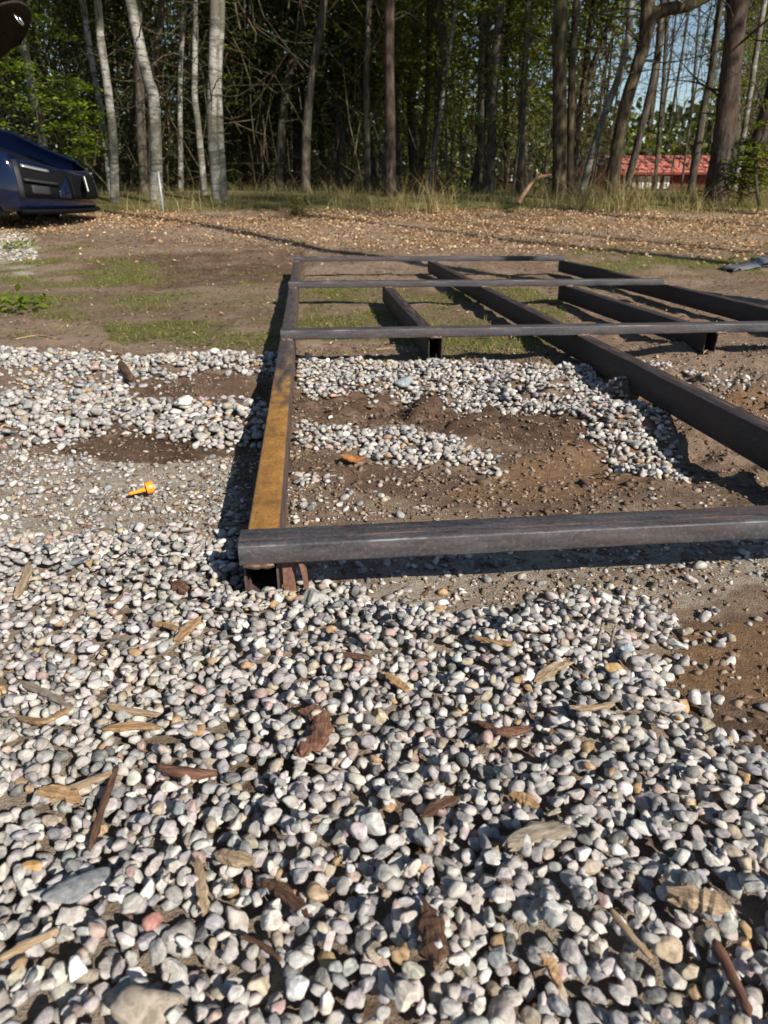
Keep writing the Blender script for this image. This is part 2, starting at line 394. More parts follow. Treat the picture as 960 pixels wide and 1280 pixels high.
# ------------------------------------------------------------------ the ground sheet
def axis(lo, hi, fine0, fine1, step, grow):
    a = list(np.arange(fine0, fine1, step)); s = step; x = fine1
    while x < hi: a.append(x); s = min(s * grow, 30); x += s
    a.append(hi); s = step; x = fine0 - step
    while x > lo: a.insert(0, x); s = min(s * grow, 30); x -= s
    a.insert(0, lo); return np.array(a)
gx = axis(-420, 420, -1.5, 1.9, .0135, 1.06); gy = axis(-60, 700, .1, 2.75, .0130, 1.045)
GX, GY = np.meshgrid(gx, gy)
GZ = ground_z(GX, GY)
X, Y = GX.ravel(), GY.ravel()
jx = X + .10 * fbm(X * 5, Y * 5, 30, 3); jy = Y + .10 * fbm(X * 5, Y * 5, 34, 3)
zone = np.zeros((len(X), 4), np.float32)
zone[:, 0] = .12 + .62 * (inpoly(Z_SAND, jx, jy) | inpoly(Z_FAR, jx, jy)) + .36 * inpoly(Z_SAND2, jx, jy) + .25 * inpoly(Z_FRONT, jx, jy)
for P in Z_GRASS: zone[:, 1] = np.maximum(zone[:, 1], (.40 + 1.5 * fbm(X * 3.2, Y * 3.2, 87, 3)) * inpoly(P, X + .5 * fbm(X * 2, Y * 2, 40, 3), Y + .5 * fbm(X * 2, Y * 2, 44, 3)))
zone[:, 1] = np.maximum(zone[:, 1], .75 * sstep(10.0, 10.6, jy + .6 * fbm(X, Y, 50, 2)) * (1 - sstep(13, 15, Y)))
for P in Z_CLAY: zone[:, 2] = np.maximum(zone[:, 2], .6 * inpoly(P, jx, jy))
lit = .60 * sstep(6.2, 7.6, Y + .25 * X + 1.4 * fbm(X * .8, Y * .8, 55, 3)) * (1 - sstep(10.2, 11, Y)) + .45 * sstep(13, 15, Y)
zone[:, 3] = 1 - lit
nx, ny = len(gx), len(gy)
i0 = (np.arange(ny - 1)[:, None] * nx + np.arange(nx - 1)[None]).ravel()
GF = np.stack([i0, i0 + 1, i0 + nx + 1, i0 + nx], 1)
wet = np.zeros(len(X), np.float32)
for P in (wpoly([(358, 488), (480, 492), (600, 508), (760, 518), (780, 560), (700, 560), (600, 548), (480, 532), (358, 528)]), wpoly([(165, 470), (345, 468), (345, 508), (230, 506), (165, 500)]), wpoly([(60, 540), (150, 530), (340, 545), (330, 580), (150, 578), (60, 560)]), wpoly([(800, 770), (1200, 750), (1200, 980), (960, 960), (840, 900)]), wpoly([(100, 322), (380, 312), (380, 344), (200, 352), (100, 345)], .04), wpoly([(352, 560), (480, 580), (640, 600), (760, 620), (760, 655), (560, 640), (352, 600)])):
    wet = np.maximum(wet, (.72 + .9 * fbm(X * 6, Y * 6, 33, 3)) * inpoly(P, jx, jy))
ground = link('ground', new_mesh('ground', np.stack([X, Y, GZ.ravel()], 1), GF, M_SOIL, True, zone))
wa = ground.data.attributes.new('wet', 'FLOAT', 'POINT'); wa.data.foreach_set('value', np.clip(wet, 0, 1).astype(np.float32))
tag(ground, 'bare brown soil with sandy, mossy and leaf-strewn patches', None, None, 'structure')
print('ground verts', len(X))

# ------------------------------------------------------------------ the steel frame: l runs away along the frame, t across
A_F = math.atan2(-102, math.hypot(FPX, 403))
FR = Matrix(((math.sin(A_F), math.cos(A_F), 0), (math.cos(A_F), -math.sin(A_F), 0), (0, 0, 1)))
def fw(l, t, z=0.0): return np.array([l * math.sin(A_F) + t * math.cos(A_F), l * math.cos(A_F) - t * math.sin(A_F), z])
def lt(x, y): return x * math.sin(A_F) + y * math.cos(A_F), x * math.cos(A_F) - y * math.sin(A_F)
RAILS = [  # name, l0,t0 (centre line) -> l1,t1, kind
    ('side_rail', .840, -.079, 5.16, -.062), ('joist', .72, .962, 5.08, .872), ('joist', 2.335, .423, 3.72, .411),
    ('joist', 2.36, 1.418, 3.70, 1.340), ('side_rail', .9, 2.03, 5.04, 1.80)]
BARS = [('cross_bar', .841, -.104, .842, 2.35), ('cross_bar', 2.364, -.092, 2.318, 2.2), ('cross_bar', 3.70, -.090, 3.615, 1.838), ('cross_bar', 5.13, -.082, 4.98, 1.79)]
Z0, Z1, Z2 = .022, .100, .130
def rect_tube(L, w, h, wall=.003, r=.0035, n=2):
    """hollow rectangular section along +x from 0 to L, centred in y, from z=0 to h"""
    def ring(w, h, r):
        P = []
        for cx, cy, a0 in ((w / 2 - r, h / 2 - r, 0), (-w / 2 + r, h / 2 - r, 90), (-w / 2 + r, -h / 2 + r, 180), (w / 2 - r, -h / 2 + r, 270)):
            for k in range(n + 1):
                a = math.radians(a0 + 90 * k / n); P.append((cx + r * math.cos(a), cy + r * math.sin(a) + 0))
        return P
    o = ring(w, h, r); i = ring(w - 2 * wall, h - 2 * wall, max(r - wall, .001)); m = len(o)
    segs = max(2, int(L / .25)); V = []; F = []
    for s in range(segs + 1):
        for (y, z) in o: V.append((L * s / segs, y, z + h / 2))
    for s in range(segs):
        for k in range(m): F.append((s * m + k, s * m + (k + 1) % m, (s + 1) * m + (k + 1) % m, (s + 1) * m + k))
    b = len(V)
    for x in (0, L):
        for (y, z) in i: V.append((x, y, z + h / 2))
    for k in range(m):
        q = (k + 1) % m
        F.append((b + k, b + m + k, b + m + q, b + q))
        F.append((k, b + k, b + q, q)); F.append((segs * m + k, segs * m + q, b + m + q, b + m + k))
    return V, F
frame = empty('steel_frame', fw(.841, -.08, 0))
tag(frame, 'long rusty welded frame of rectangular steel tube lying on the gravel', 'frame')
FO = Vector(frame.location)
M_RUST = rust_mat(.0, 1.08)
M_WELD = plain('weld_bead', (.12, .075, .055), .5, .5, .4, .4, 300)
M_RUSTED = plain('rusted_edge', (.17, .085, .06), .8, .3, 0, .4, 120)
def member(name, l0, t0, l1, t1, z, w, h, m, parent=frame):
    p = fw(l0, t0, z); q = fw(l1, t1, z); d = q - p; L = float(np.hypot(d[0], d[1]))
    V, F = rect_tube(L, w, h); o = MB().add(V, F).build(name, m, parent, True)
    o.location = Vector(p) - FO; o.rotation_euler = (0, 0, math.atan2(d[1], d[0]))
    md = o.modifiers.new('edges', 'EDGE_SPLIT'); md.split_angle = math.radians(50)
    return o
rail_objs = [member(n, a, b, c, d, Z0, .047, Z1 - Z0, M_RUST if i == 0 else M_STEEL_SHADED) for i, (n, a, b, c, d) in enumerate(RAILS)]
rail_objs[0]['label'] = 'rail with orange-yellow rust along its near top face'
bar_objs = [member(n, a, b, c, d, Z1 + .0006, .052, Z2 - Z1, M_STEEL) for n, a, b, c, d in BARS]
# weld beads where a bar crosses a rail
def line_at(m, l): return m[2] + (m[4] - m[2]) * (l - m[1]) / (m[3] - m[1])
for bi, B in enumerate(BARS):
    for ri, Rl in enumerate(RAILS):
        l = B[1] + (B[3] - B[1]) * .3
        for _ in range(3):
            t = Rl[2] + (Rl[4] - Rl[2]) * np.clip((l - Rl[1]) / (Rl[3] - Rl[1]), 0, 1); l = B[1] + (B[3] - B[1]) * (t - B[2]) / (B[4] - B[2])
        if not (min(Rl[1], Rl[3]) - .1 < l < max(Rl[1], Rl[3]) + .1) or t > B[4] + .06: continue
        for sgn in (-1, 1):
            if sgn > 0 and l > max(Rl[1], Rl[3]) - .02: continue
            pts = []; rr = []
            for k in range(9):
                pts.append(fw(l + sgn * .0265, t - .02 + .005 * k, Z1 + .001 + random.uniform(-.001, .001)) - np.array(FO)); rr.append(random.uniform(.0034, .0062) * (1 if 0 < k < 8 else .5))
            V, F = tube(pts, rr, 6); w = MB().add(V, F).build('weld_bead', M_WELD, frame, True)
# bent rusty strap hanging under the near bar beside the corner
cs = MB(); c0 = fw(.835, -.030, .05) - np.array(FO)
th = np.linspace(-1.25, 1.25, 11); prof = []
for a in th: prof.append((.012 * math.cos(a) - .004, .052 * math.sin(a) / math.sin(1.25)))
for k, (u, z) in enumerate(prof):
    for dl in (-.012, .012):
        for du in (0, .006):
            p = c0 + (fw(dl, u + du) - fw(0, 0)) + np.array([0, 0, z]); cs.v.append(tuple(p))
for k in range(len(prof) - 1):
    b0, b1 = k * 4, k * 4 + 4
    for i, j in ((0, 1), (1, 3), (3, 2), (2, 0)): cs.f.append((b0 + i, b0 + j, b1 + j, b1 + i))
cs.f += [(0, 1, 3, 2), (40, 42, 43, 41)]
st = cs.build('bent_strap', M_RUSTED, frame, False); st['label'] = 'bent rusty strap under the near bar beside the open corner tube'
gus = MB(); g0 = fw(.842, -.048, 0) - np.array(FO)
for l_, t_, z_ in ((-.004, -.006, .045), (-.004, .012, .045), (.004, .012, .045), (.004, -.006, .045), (-.004, -.006, .0995), (-.004, .012, .0995), (.004, .012, .0995), (.004, -.006, .0995)):
    gus.v.append(tuple(g0 + fw(l_, t_ + .004) - fw(0, 0) + np.array([0, 0, z_])))
gus.f = [(0, 3, 2, 1), (4, 5, 6, 7), (0, 1, 5, 4), (1, 2, 6, 5), (2, 3, 7, 6), (3, 0, 4, 7)]
gus.build('gusset_plate', M_RUSTED, frame)

# ------------------------------------------------------------------ stones
def ico(level):
    t = (1 + 5 ** .5) / 2
    V = np.array([(-1, t, 0), (1, t, 0), (-1, -t, 0), (1, -t, 0), (0, -1, t), (0, 1, t), (0, -1, -t), (0, 1, -t), (t, 0, -1), (t, 0, 1), (-t, 0, -1), (-t, 0, 1)], float)
    F = [(0, 11, 5), (0, 5, 1), (0, 1, 7), (0, 7, 10), (0, 10, 11), (1, 5, 9), (5, 11, 4), (11, 10, 2), (10, 7, 6), (7, 1, 8), (3, 9, 4), (3, 4, 2), (3, 2, 6), (3, 6, 8), (3, 8, 9), (4, 9, 5), (2, 4, 11), (6, 2, 10), (8, 6, 7), (9, 8, 1)]
    V = list(map(tuple, V / np.linalg.norm(V[0])))
    for _ in range(level):
        mid = {}; G = []
        def m(a, b):
            k = (min(a, b), max(a, b))
            if k not in mid:
                p = np.array(V[a]) + np.array(V[b]); V.append(tuple(p / np.linalg.norm(p))); mid[k] = len(V) - 1
            return mid[k]
        for a, b, c in F:
            x, y, z = m(a, b), m(b, c), m(c, a); G += [(a, x, z), (b, y, x), (c, z, y), (x, y, z)]
        F = G
    return np.array(V), np.array(F)
ICO = {k: ico(k) for k in (0, 1, 2, 3)}
ICO[-1] = (np.array([(1, 0, 0), (-1, 0, 0), (0, 1, 0), (0, -1, 0), (0, 0, 1), (0, 0, -1)], float), np.array([(0, 2, 4), (2, 1, 4), (1, 3, 4), (3, 0, 4), (2, 0, 5), (1, 2, 5), (3, 1, 5), (0, 3, 5)]))
NPROTO = 36
PROTO = []
for k in range(NPROTO):
    rg = np.random.default_rng(100 + k); npl = rg.integers(7, 15)
    nrm = rg.normal(size=(npl, 3)); nrm /= np.linalg.norm(nrm, axis=1)[:, None]
    dst = rg.uniform(.50, 1.0, npl); p = rg.choice([8, 14, 24, 40, 60]); ax = np.array([1, rg.uniform(.52, .92), rg.uniform(.36, .70)])
    PROTO.append((nrm, dst, p, ax, rg.normal(size=(3, 3)) * 2.2, rg.uniform(0, 6, 3)))
def proto_verts(k, lev):
    nrm, dst, p, ax, wv, ph = PROTO[k]; D = ICO[lev][0]
    q = np.maximum(D @ nrm.T, 0) / dst; r = (np.sum(q ** p, 1) + (1 / 1.15) ** p) ** (-1 / p)
    r = r * (1 + .05 * np.sin(D @ wv + ph).sum(1) / 1.5 + .022 * np.sin(D @ (wv * 3.1) + ph * 2).sum(1))
    V = D * r[:, None]; V = V / np.abs(V).max(0) * ax
    return V
PV = {lev: [proto_verts(k, lev) for k in range(NPROTO)] for lev in (0, 1, 2, 3)}
PAL = np.array([(.46, .425, .385), (.33, .31, .295), (.27, .265, .265), (.64, .61, .57), (.39, .32, .23), (.12, .12, .12), (.38, .23, .10), (.40, .27, .24), (.40, .36, .33), (.53, .485, .445)])
PALW = np.array([.22, .18, .13, .075, .08, .07, .025, .03, .14, .09]); PALW /= PALW.sum()
def pick_col(n, rg):
    c = PAL[rg.choice(len(PAL), n, p=PALW)]; return np.clip(c * rg.uniform(.78, 1.2, (n, 1)) * rg.uniform(.95, 1.05, (n, 3)), .03, .8)

RES = .0025; HX0, HX1, HY0, HY1 = -2.1, 2.6, .12, 3.3
hx = np.arange(HX0, HX1, RES); hy = np.arange(HY0, HY1, RES)
HX, HY = np.meshgrid(hx, hy); H = ground_z(HX, HY).astype(np.float32); H0 = H.copy()
BLK = np.zeros(H.shape, bool)
for n_, l0, t0, l1, t1 in RAILS:
    ll = HX * math.sin(A_F) + HY * math.cos(A_F); tt = HX * math.cos(A_F) - HY * math.sin(A_F)
    tc = t0 + (t1 - t0) * (ll - l0) / (l1 - l0)
    BLK |= (np.abs(tt - tc) < .024) & (ll > min(l0, l1) + .01) & (ll < max(l0, l1))
def cell(x, y): return int((y - HY0) / RES), int((x - HX0) / RES)
def surf(x, y, r=.01, q=85):
    i, j = cell(x, y); k = max(1, int(r / RES)); 
    if not (k < i < H.shape[0] - k - 1 and k < j < H.shape[1] - k - 1): return float(ground_z(x, y))
    return float(np.percentile(H[i - k:i + k + 1, j - k:j + k + 1], q))
_dome = {}
def dome(rc):
    if rc not in _dome:
        a = np.arange(-rc, rc + 1); d2 = (a[:, None] ** 2 + a[None] ** 2) / (rc + .5) ** 2; m = d2 < 1
        _dome[rc] = (m, np.sqrt(np.maximum(1 - d2, 0)).astype(np.float32))
    return _dome[rc]
STONES = []   # x,y,z,s,proto,yaw,tilt,tiltaz
def drop(x, y, s, k, rg, tries=4, spread=1.4, sink=.30):
    ax = PROTO[k][3]; rxy = s * math.sqrt(ax[0] * ax[1]); c = s * ax[2]; rc = max(1, int(round(rxy / RES))); m, dm = dome(rc); best = None
    for t in range(tries):
        xx = x + (rg.uniform(-1, 1) * rxy * spread if t else 0); yy = y + (rg.uniform(-1, 1) * rxy * spread if t else 0)
        i, j = cell(xx, yy)
        if not (rc < i < H.shape[0] - rc - 1 and rc < j < H.shape[1] - rc - 1): continue
        sl = (slice(i - rc, i + rc + 1), slice(j - rc, j + rc + 1))
        if BLK[sl][m].any(): continue
        v = (H[sl] + c * dm)[m]; z = .22 * float(v.max()) + .78 * float(v.mean()) - sink * c * .25
        if best is None or z < best[0]: best = (z, xx, yy, sl)
    if best is None: return None
    z, xx, yy, sl = best; up = z + c * dm; H[sl] = np.where(m, np.maximum(H[sl], up), H[sl])
    rec = (xx, yy, z, s, k, rg.uniform(0, 2 * math.pi), rg.normal() * .32, rg.uniform(0, 6.28)); STONES.append(rec); return rec
rg = np.random.default_rng(5)
def fill(P, per_m2, smin, smax, keep=lambda x, y: 1.0, box=None, jit=.03):
    lo = P.min(0); hi = P.max(0); lo = np.maximum(lo, [HX0, HY0]); hi = np.minimum(hi, [HX1, HY1])
    if box: lo = np.maximum(lo, box[:2]); hi = np.minimum(hi, box[2:])
    n = int(np.prod(hi - lo) * per_m2); xs = rg.uniform(lo[0], hi[0], n); ys = rg.uniform(lo[1], hi[1], n)
    ok = inpoly(P, xs + jit * rg.normal(size=n) * .7, ys + jit * rg.normal(size=n) * .7) & (rg.random(n) < keep(xs, ys))
    # stay near what the camera can take in, with margin for a step aside
    ok &= np.abs(xs) < (.78 * ys + .36)
    for x, y in zip(xs[ok], ys[ok]):
        u = rg.random(); s = smin + (smax - smin) * u ** 2.0
        drop(x, y, s, int(rg.integers(NPROTO)), rg)
# finer stones first, larger ones on top
patchy = lambda x, y: np.clip(.65 + 2.2 * fbm(x * 4, y * 4, 60, 2), 0.1, 1)
fade = lambda x, y: np.clip(np.where(x < -.02, (1.17 - y) / .22, (.98 - y) / .12 + .25), .12, 1)
fill(Z_FRONT, 10500, .0046, .0092, fade, None, .05)
fill(Z_FRONT, 11500, .0058, .0125, fade, None, .05)
def blur(A, k):
    c = np.cumsum(np.pad(A, ((k + 1, k), (0, 0)), mode='edge').astype(np.float64), 0); A = (c[2 * k + 1:] - c[:-2 * k - 1]) / (2 * k + 1)
    c = np.cumsum(np.pad(A, ((0, 0), (k + 1, k)), mode='edge'), 1); return (c[:, 2 * k + 1:] - c[:, :-2 * k - 1]) / (2 * k + 1)
inF = inpoly(Z_FRONT, HX, HY) & (np.abs(HX) < .66 * HY + .2) & (HY < 1.0)
for rnd_ in range(6):                              # small stones roll into the gaps that are left
    gapm = inF & (H < blur(H, 10) - (.0038 if rnd_ < 3 else .0048)); gi, gj = np.where(gapm); pick = rg.permutation(len(gi))[:3400]
    if rnd_ == 3: fill(Z_FRONT, 3400, .0078, .0150, fade, None, .05)
    for q in pick:
        if H[gi[q], gj[q]] < 1: drop(hx[gj[q]], hy[gi[q]], rg.uniform(.0042, .0085) if rnd_ < 3 else rg.uniform(.0045, .0095), int(rg.integers(NPROTO)), rg, 3, .6)
fill(Z_LEFT, 3600, .0065, .0150, patchy); fill(Z_LEFT, 900, .010, .020, patchy)
fill(Z_MIDA, 5200, .0065, .0135); fill(Z_MIDA, 2400, .0075, .0150)
fill(Z_MIDB, 5400, .0065, .0145)
fill(Z_MIDC, 1900, .0050, .0120, patchy)
fill(Z_RIGHT, 2600, .0060, .0150, patchy)
fill(Z_SAND, 3600, .0032, .0085, patchy); fill(Z_SAND, 700, .006, .012, patchy); fill(Z_SAND2, 1500, .0040, .0120, patchy)
EVERY = np.array([(-2, .6), (2.5, .6), (2.5, 3.2), (-2, 3.2)])
fill(wpoly([(780, 770), (1300, 760), (1300, 980), (900, 940), (830, 880)], .01), 900, .0035, .0125, patchy)
fill(EVERY, 260, .0035, .0110, lambda x, y: np.clip(.35 + 3 * fbm(x * 3, y * 3, 66, 2), 0.05, 1) * (y < 2.5))
print('stones', len(STONES))

# special stones, each a thing of its own
def rotm(yaw, tilt, taz):
    a = Matrix.Rotation(yaw, 3, 'Z'); t = Matrix.Rotation(tilt, 3, Vector((math.cos(taz), math.sin(taz), 0))); return t @ a
STONE_MESH = {}
def stone_mesh(k, lev):
    if (k, lev) not in STONE_MESH: STONE_MESH[k, lev] = new_mesh('pebble', PV[lev][k], ICO[lev][1], M_PEBBLE)
    return STONE_MESH[k, lev]
SPECIAL = [  # px, py, long px, wide px, tall ratio, angle, colour, proto, label
    (98, 1108, 84, 40, .38, 38, (.20, .21, .22), 3, 'large flat dark grey stone lying slanted among the pebbles at lower left'),
    (188, 1141, 28, 24, .7, 75, (.42, .17, .13), 5, 'small brick-red pebble right of the large flat grey stone'),
    (833, 1187, 40, 38, .7, 20, (.42, .31, .20), 8, 'round tan stone at the end of the thin tan stick'),
    (182, 1266, 92, 60, .6, -5, (.33, .27, .20), 11, 'biggest brown stone at the bottom edge of the photo'),
    (40, 1080, 32, 15, .6, -8, (.50, .27, .07), 14, 'flat orange-yellow pebble near the left edge'),
    (96, 1209, 30, 32, .7, 60, (.74, .73, .70), 17, 'bright white pebble at lower left'),
    (98, 704, 31, 17, .55, 5, (.14, .155, .17), 20, 'dark slate-grey stone alone on the paler gravel left of the frame'),
    (767, 836, 24, 17, .7, -25, (.48, .28, .09), 23, 'ochre stone below the two upright grey sticks'),
    (783, 812, 22, 18, .7, 10, (.36, .42, .45), 26, 'pale blue-grey round pebble at the edge of the bare soil'),
    (394, 751, 40, 32, .75, 15, (.34, .34, .32), 1, 'big grey stone in front of the bent strap under the near bar'),
    (371, 1223, 32, 34, .9, 0, (.70, .69, .66), 29, 'smooth white round pebble near the bottom edge, left of centre'),
    (507, 484, 30, 17, .5, 10, (.29, .32, .34), 2, 'flat blue-grey stone in the gravel ridge inside the frame'),
    (230, 510, 24, 12, .6, 10, (.66, .63, .56), 6, 'large oval cream stone on the gravel left of the rusty rail'),
    (468, 1028, 34, 38, .8, 80, (.62, .60, .56), 9, 'large knobbly white stone in the middle of the foreground gravel'),
    (398, 1114, 28, 34, .7, 60, (.44, .30, .17), 12, 'tan-orange stone beside the dark bark strip'),
    (507, 1246, 36, 36, .9, 20, (.56, .50, .42), 15, 'cream block of stone at the bottom edge near the middle'),
    (112, 478, 20, 15, .5, 30, (.30, .33, .34), 18, 'square blue-grey stone in the gravel band at left'),
    (415, 494, 16, 7, .4, 5, (.52, .30, .18), 21, 'small flat brick-orange shard on the soil inside the frame'),
    (605, 760, 14, 9, .6, 5, (.70, .68, .64), 24, 'white pebble on the shaded soil just under the near bar'),
    (852, 1070, 26, 24, .8, 5, (.55, .54, .50), 27, 'smooth grey-white egg-shaped pebble at right'),
]
for px, py, lp, wp, tr, ang, colr, k, label in SPECIAL:
    z0 = .03 if py > 660 else .01
    p = gp(px, py, z0)
    for _ in range(3):
        if HX0 < p[0] < HX1 and HY0 < p[1] < HY1: p = gp(px, py, surf(p[0], p[1], .012, 60) + .003)
    m = ppm(p); a = lp / m / 2; b = wp / m / 2 / (.62 + .38 * (py > 700)); c = tr * min(a, b)
    V = PV[3][k] / np.abs(PV[3][k]).max(0)
    me = new_mesh('stone', V * [a, b, c], ICO[3][1], M_PEBBLE)
    z = surf(p[0], p[1], .6 * b, 60) + c * .45
    o = link('stone', me, None, (p[0], p[1], z)); o.rotation_euler = (random.uniform(-.1, .1), random.uniform(-.1, .1), math.radians(ang)); o.color = (*colr, 1)
    tag(o, label, 'stone', 'stones that stand out from the gravel')
    i, j = cell(p[0], p[1]); rc = int(min(a, b) / RES); mm, dm = dome(max(rc, 1)); rc = max(rc, 1)
    if rc < i < H.shape[0] - rc - 1 and rc < j < H.shape[1] - rc - 1:
        sl = (slice(i - rc, i + rc + 1), slice(j - rc, j + rc + 1)); H[sl] = np.where(mm, np.maximum(H[sl], z + c * dm), H[sl])

# grit and sand lie in the gaps between the stones: lift the soil sheet to just under them
HB = blur(H, 12) - .0150 - .005 * (1 - sstep(.45, .7, HY)); gm = ground.data; gi_ = np.clip(((Y - HY0) / RES).astype(int), 0, H.shape[0] - 1); gj_ = np.clip(((X - HX0) / RES).astype(int), 0, H.shape[1] - 1)
inside = inpoly(Z_FRONT, X, Y) & (X > HX0 + .03) & (X < HX1 - .03) & (Y > HY0 + .03) & (Y < 1.3) & (np.abs(X) < .78 * Y + .33)
gz_ = GZ.ravel().copy(); gz_[inside] = np.maximum(gz_[inside], HB[gi_, gj_][inside])
gm.vertices.foreach_set('co', np.stack([X, Y, gz_], 1).astype(np.float32).ravel()); gm.update()
S = np.array([r[:4] for r in STONES]); SK = np.array([r[4] for r in STONES])
ii = np.clip(((S[:, 1] - HY0) / RES).astype(int), 0, H.shape[0] - 1); jj = np.clip(((S[:, 0] - HX0) / RES).astype(int), 0, H.shape[1] - 1)
topz = S[:, 2] + S[:, 3] * np.array([PROTO[k][3][2] for k in SK])
cover = H[ii, jj] - topz
SPIN = np.array([r[5:] for r in STONES])
shown = cover < S[:, 3] * 1.05
dep = np.array([(np.array([x, y, z]) - [0, 0, CAMH]) @ _F for x, y, z, s in S])
sx = 480 + FPX * S[:, 0] / dep; sy = 640 - FPX * ((S[:, :3] - [0, 0, CAMH]) @ _U) / dep
size = S[:, 3] / dep * (cover < S[:, 3] * .15) * ((sx > 5) & (sx < 955) & (sy < 1275) & (sy > 0))
order = np.argsort(-size)[:300]; single = np.zeros(len(S), bool); single[order] = True
SCOL = pick_col(len(S), np.random.default_rng(77))
for q in order:
    x, y, z, s = S[q]; o = link('pebble', stone_mesh(int(SK[q]), 3), ground)
    R3 = rotm(*SPIN[q]); o.matrix_local = Matrix.Translation((x, y, z)) @ R3.to_4x4() @ Matrix.Scale(s, 4); o.color = (*SCOL[q], 1)
def bulk(sel, lev):
    Vs, Fs, Cs, b = [], [], [], 0; F0 = ICO[lev][1]
    for k in range(NPROTO):
        idx = np.where(sel & (SK == k))[0]
        if not len(idx): continue
        R = np.array([np.array(rotm(*SPIN[q])) for q in idx]) * S[idx, 3][:, None, None]
        V = np.einsum('nij,vj->nvi', R, PV[lev][k]) + S[idx, None, :3]; nv = V.shape[1]
        Vs.append(V.reshape(-1, 3)); Fs.append((F0[None] + b + (np.arange(len(idx)) * nv)[:, None, None]).reshape(-1, 3)); b += len(idx) * nv
        Cs.append(np.repeat(SCOL[idx], nv, 0))
    return np.concatenate(Vs), np.concatenate(Fs), np.concatenate(Cs)
rest = shown & ~single; nearsel = rest & (S[:, 1] < .47) & (cover < S[:, 3] * .28)
hid = rest & ~nearsel & ((cover > S[:, 3] * .30) | (S[:, 3] < .0050) | ((S[:, 1] > 1.25) & (S[:, 3] < .0088)))
VV, FF, CC, k0 = [], [], [], 0
for sel, lev in ((nearsel, 2), (rest & ~nearsel & ~hid, 1), (hid, 0)):
    v_, f_, c_ = bulk(sel, lev); VV.append(v_); FF.append(f_ + k0); CC.append(c_); k0 += len(v_)
f1 = np.concatenate(FF); f2 = ()
gv = link('loose_gravel', new_mesh('loose_gravel', np.concatenate(VV), f1, M_STONE, True, np.concatenate(CC)), ground)
tag(gv, None, None, None, 'stuff'); print('gravel tris', len(f1) + len(f2), 'near', nearsel.sum(), 'rest', rest.sum())

# crumbs of soil and grit between them
def scatter(n, box, lev, smin, smax, keep, cols, seed, flat=.7, sinkf=.2, sharp=True):
    r = np.random.default_rng(seed); xs = r.uniform(box[0], box[2], n); ys = r.uniform(box[1], box[3], n)
    ok = r.random(n) < keep(xs, ys); xs, ys = xs[ok], ys[ok]; m = len(xs); s = smin + (smax - smin) * r.random(m) ** 3
    zs = ground_z(xs, ys) + s * sinkf; V0 = ICO[lev][0]; nv = len(V0)
    V = (V0[None] * (1 + .8 * (r.random((m, nv, 1)) - .5)) + .35 * r.normal(size=(m, nv, 3)) * (lev < 1)) * (s[:, None, None] * np.stack([r.uniform(.7, 1.2, m), r.uniform(.7, 1.2, m), r.uniform(flat * .7, flat, m)], 1)[:, None, :])
    V = V + np.stack([xs, ys, zs], 1)[:, None]; F = (ICO[lev][1][None] + (np.arange(m) * nv)[:, None, None]).reshape(-1, 3)
    C = cols[r.integers(len(cols), size=m)] * r.uniform(.75, 1.25, (m, 1)); return V.reshape(-1, 3), F, np.repeat(C, nv, 0)
soilk = lambda x, y: np.clip(.45 + 3.5 * fbm(x * 5, y * 5, 70, 2), .42, 1) * (1 - .8 * inpoly(Z_LEFT, x, y)) * (1 - .9 * inpoly(Z_MIDA, x, y)) * ~inpoly(Z_FRONT, x, y)
a = scatter(70000, (-1.5, .45, 1.8, 2.7), -1, .0012, .0078, soilk, np.array([(.12, .08, .056), (.175, .122, .088), (.25, .19, .14), (.15, .10, .065)]), 21)
b = scatter(1500, (-.2, 1.3, 1.9, 2.3), 0, .006, .017, lambda x, y: np.clip(5 * fbm(x * 4, y * 4, 72, 2), 0, 1) * ~inpoly(Z_MIDA, x, y) * ~inpoly(Z_MIDB, x, y), np.array([(.12, .08, .056), (.165, .115, .082)]), 22, .6, 0.0)
V = np.concatenate([a[0], b[0]]); F = np.concatenate([a[1], b[1] + len(a[0])]); C = np.concatenate([a[2], b[2]])
o = link('soil_crumbs', new_mesh('soil_crumbs', V, F, M_CLOD, False, C)); tag(o, 'brown crumbs and clods of dug soil strewn inside the frame', 'soil', None, 'stuff')
a = scatter(42000, (-1.7, .85, 2.0, 2.7), -1, .0016, .0062, lambda x, y: (inpoly(Z_SAND, x, y) | inpoly(Z_SAND2, x, y) | inpoly(Z_MIDC, x, y)) * 1.0 + .08, PAL, 23, .7)
o = link('fine_grit', new_mesh('fine_grit', *a[:2], M_STONE, True, a[2])); tag(o, 'fine pale grit pressed into the sandy soil beside the frame', 'grit', None, 'stuff')
a = scatter(9000, (-4.6, 6.0, -2.6, 8.8), 0, .005, .016, lambda x, y: inpoly(Z_FAR, x, y) * 1.0, PAL[[0, 3, 9, 1]], 24)
o = link('gravel_patch', new_mesh('gravel_patch', *a[:2], M_STONE, True, a[2])); tag(o, 'small pale gravel patch on the ground in front of the blue car', 'gravel', None, 'stuff')

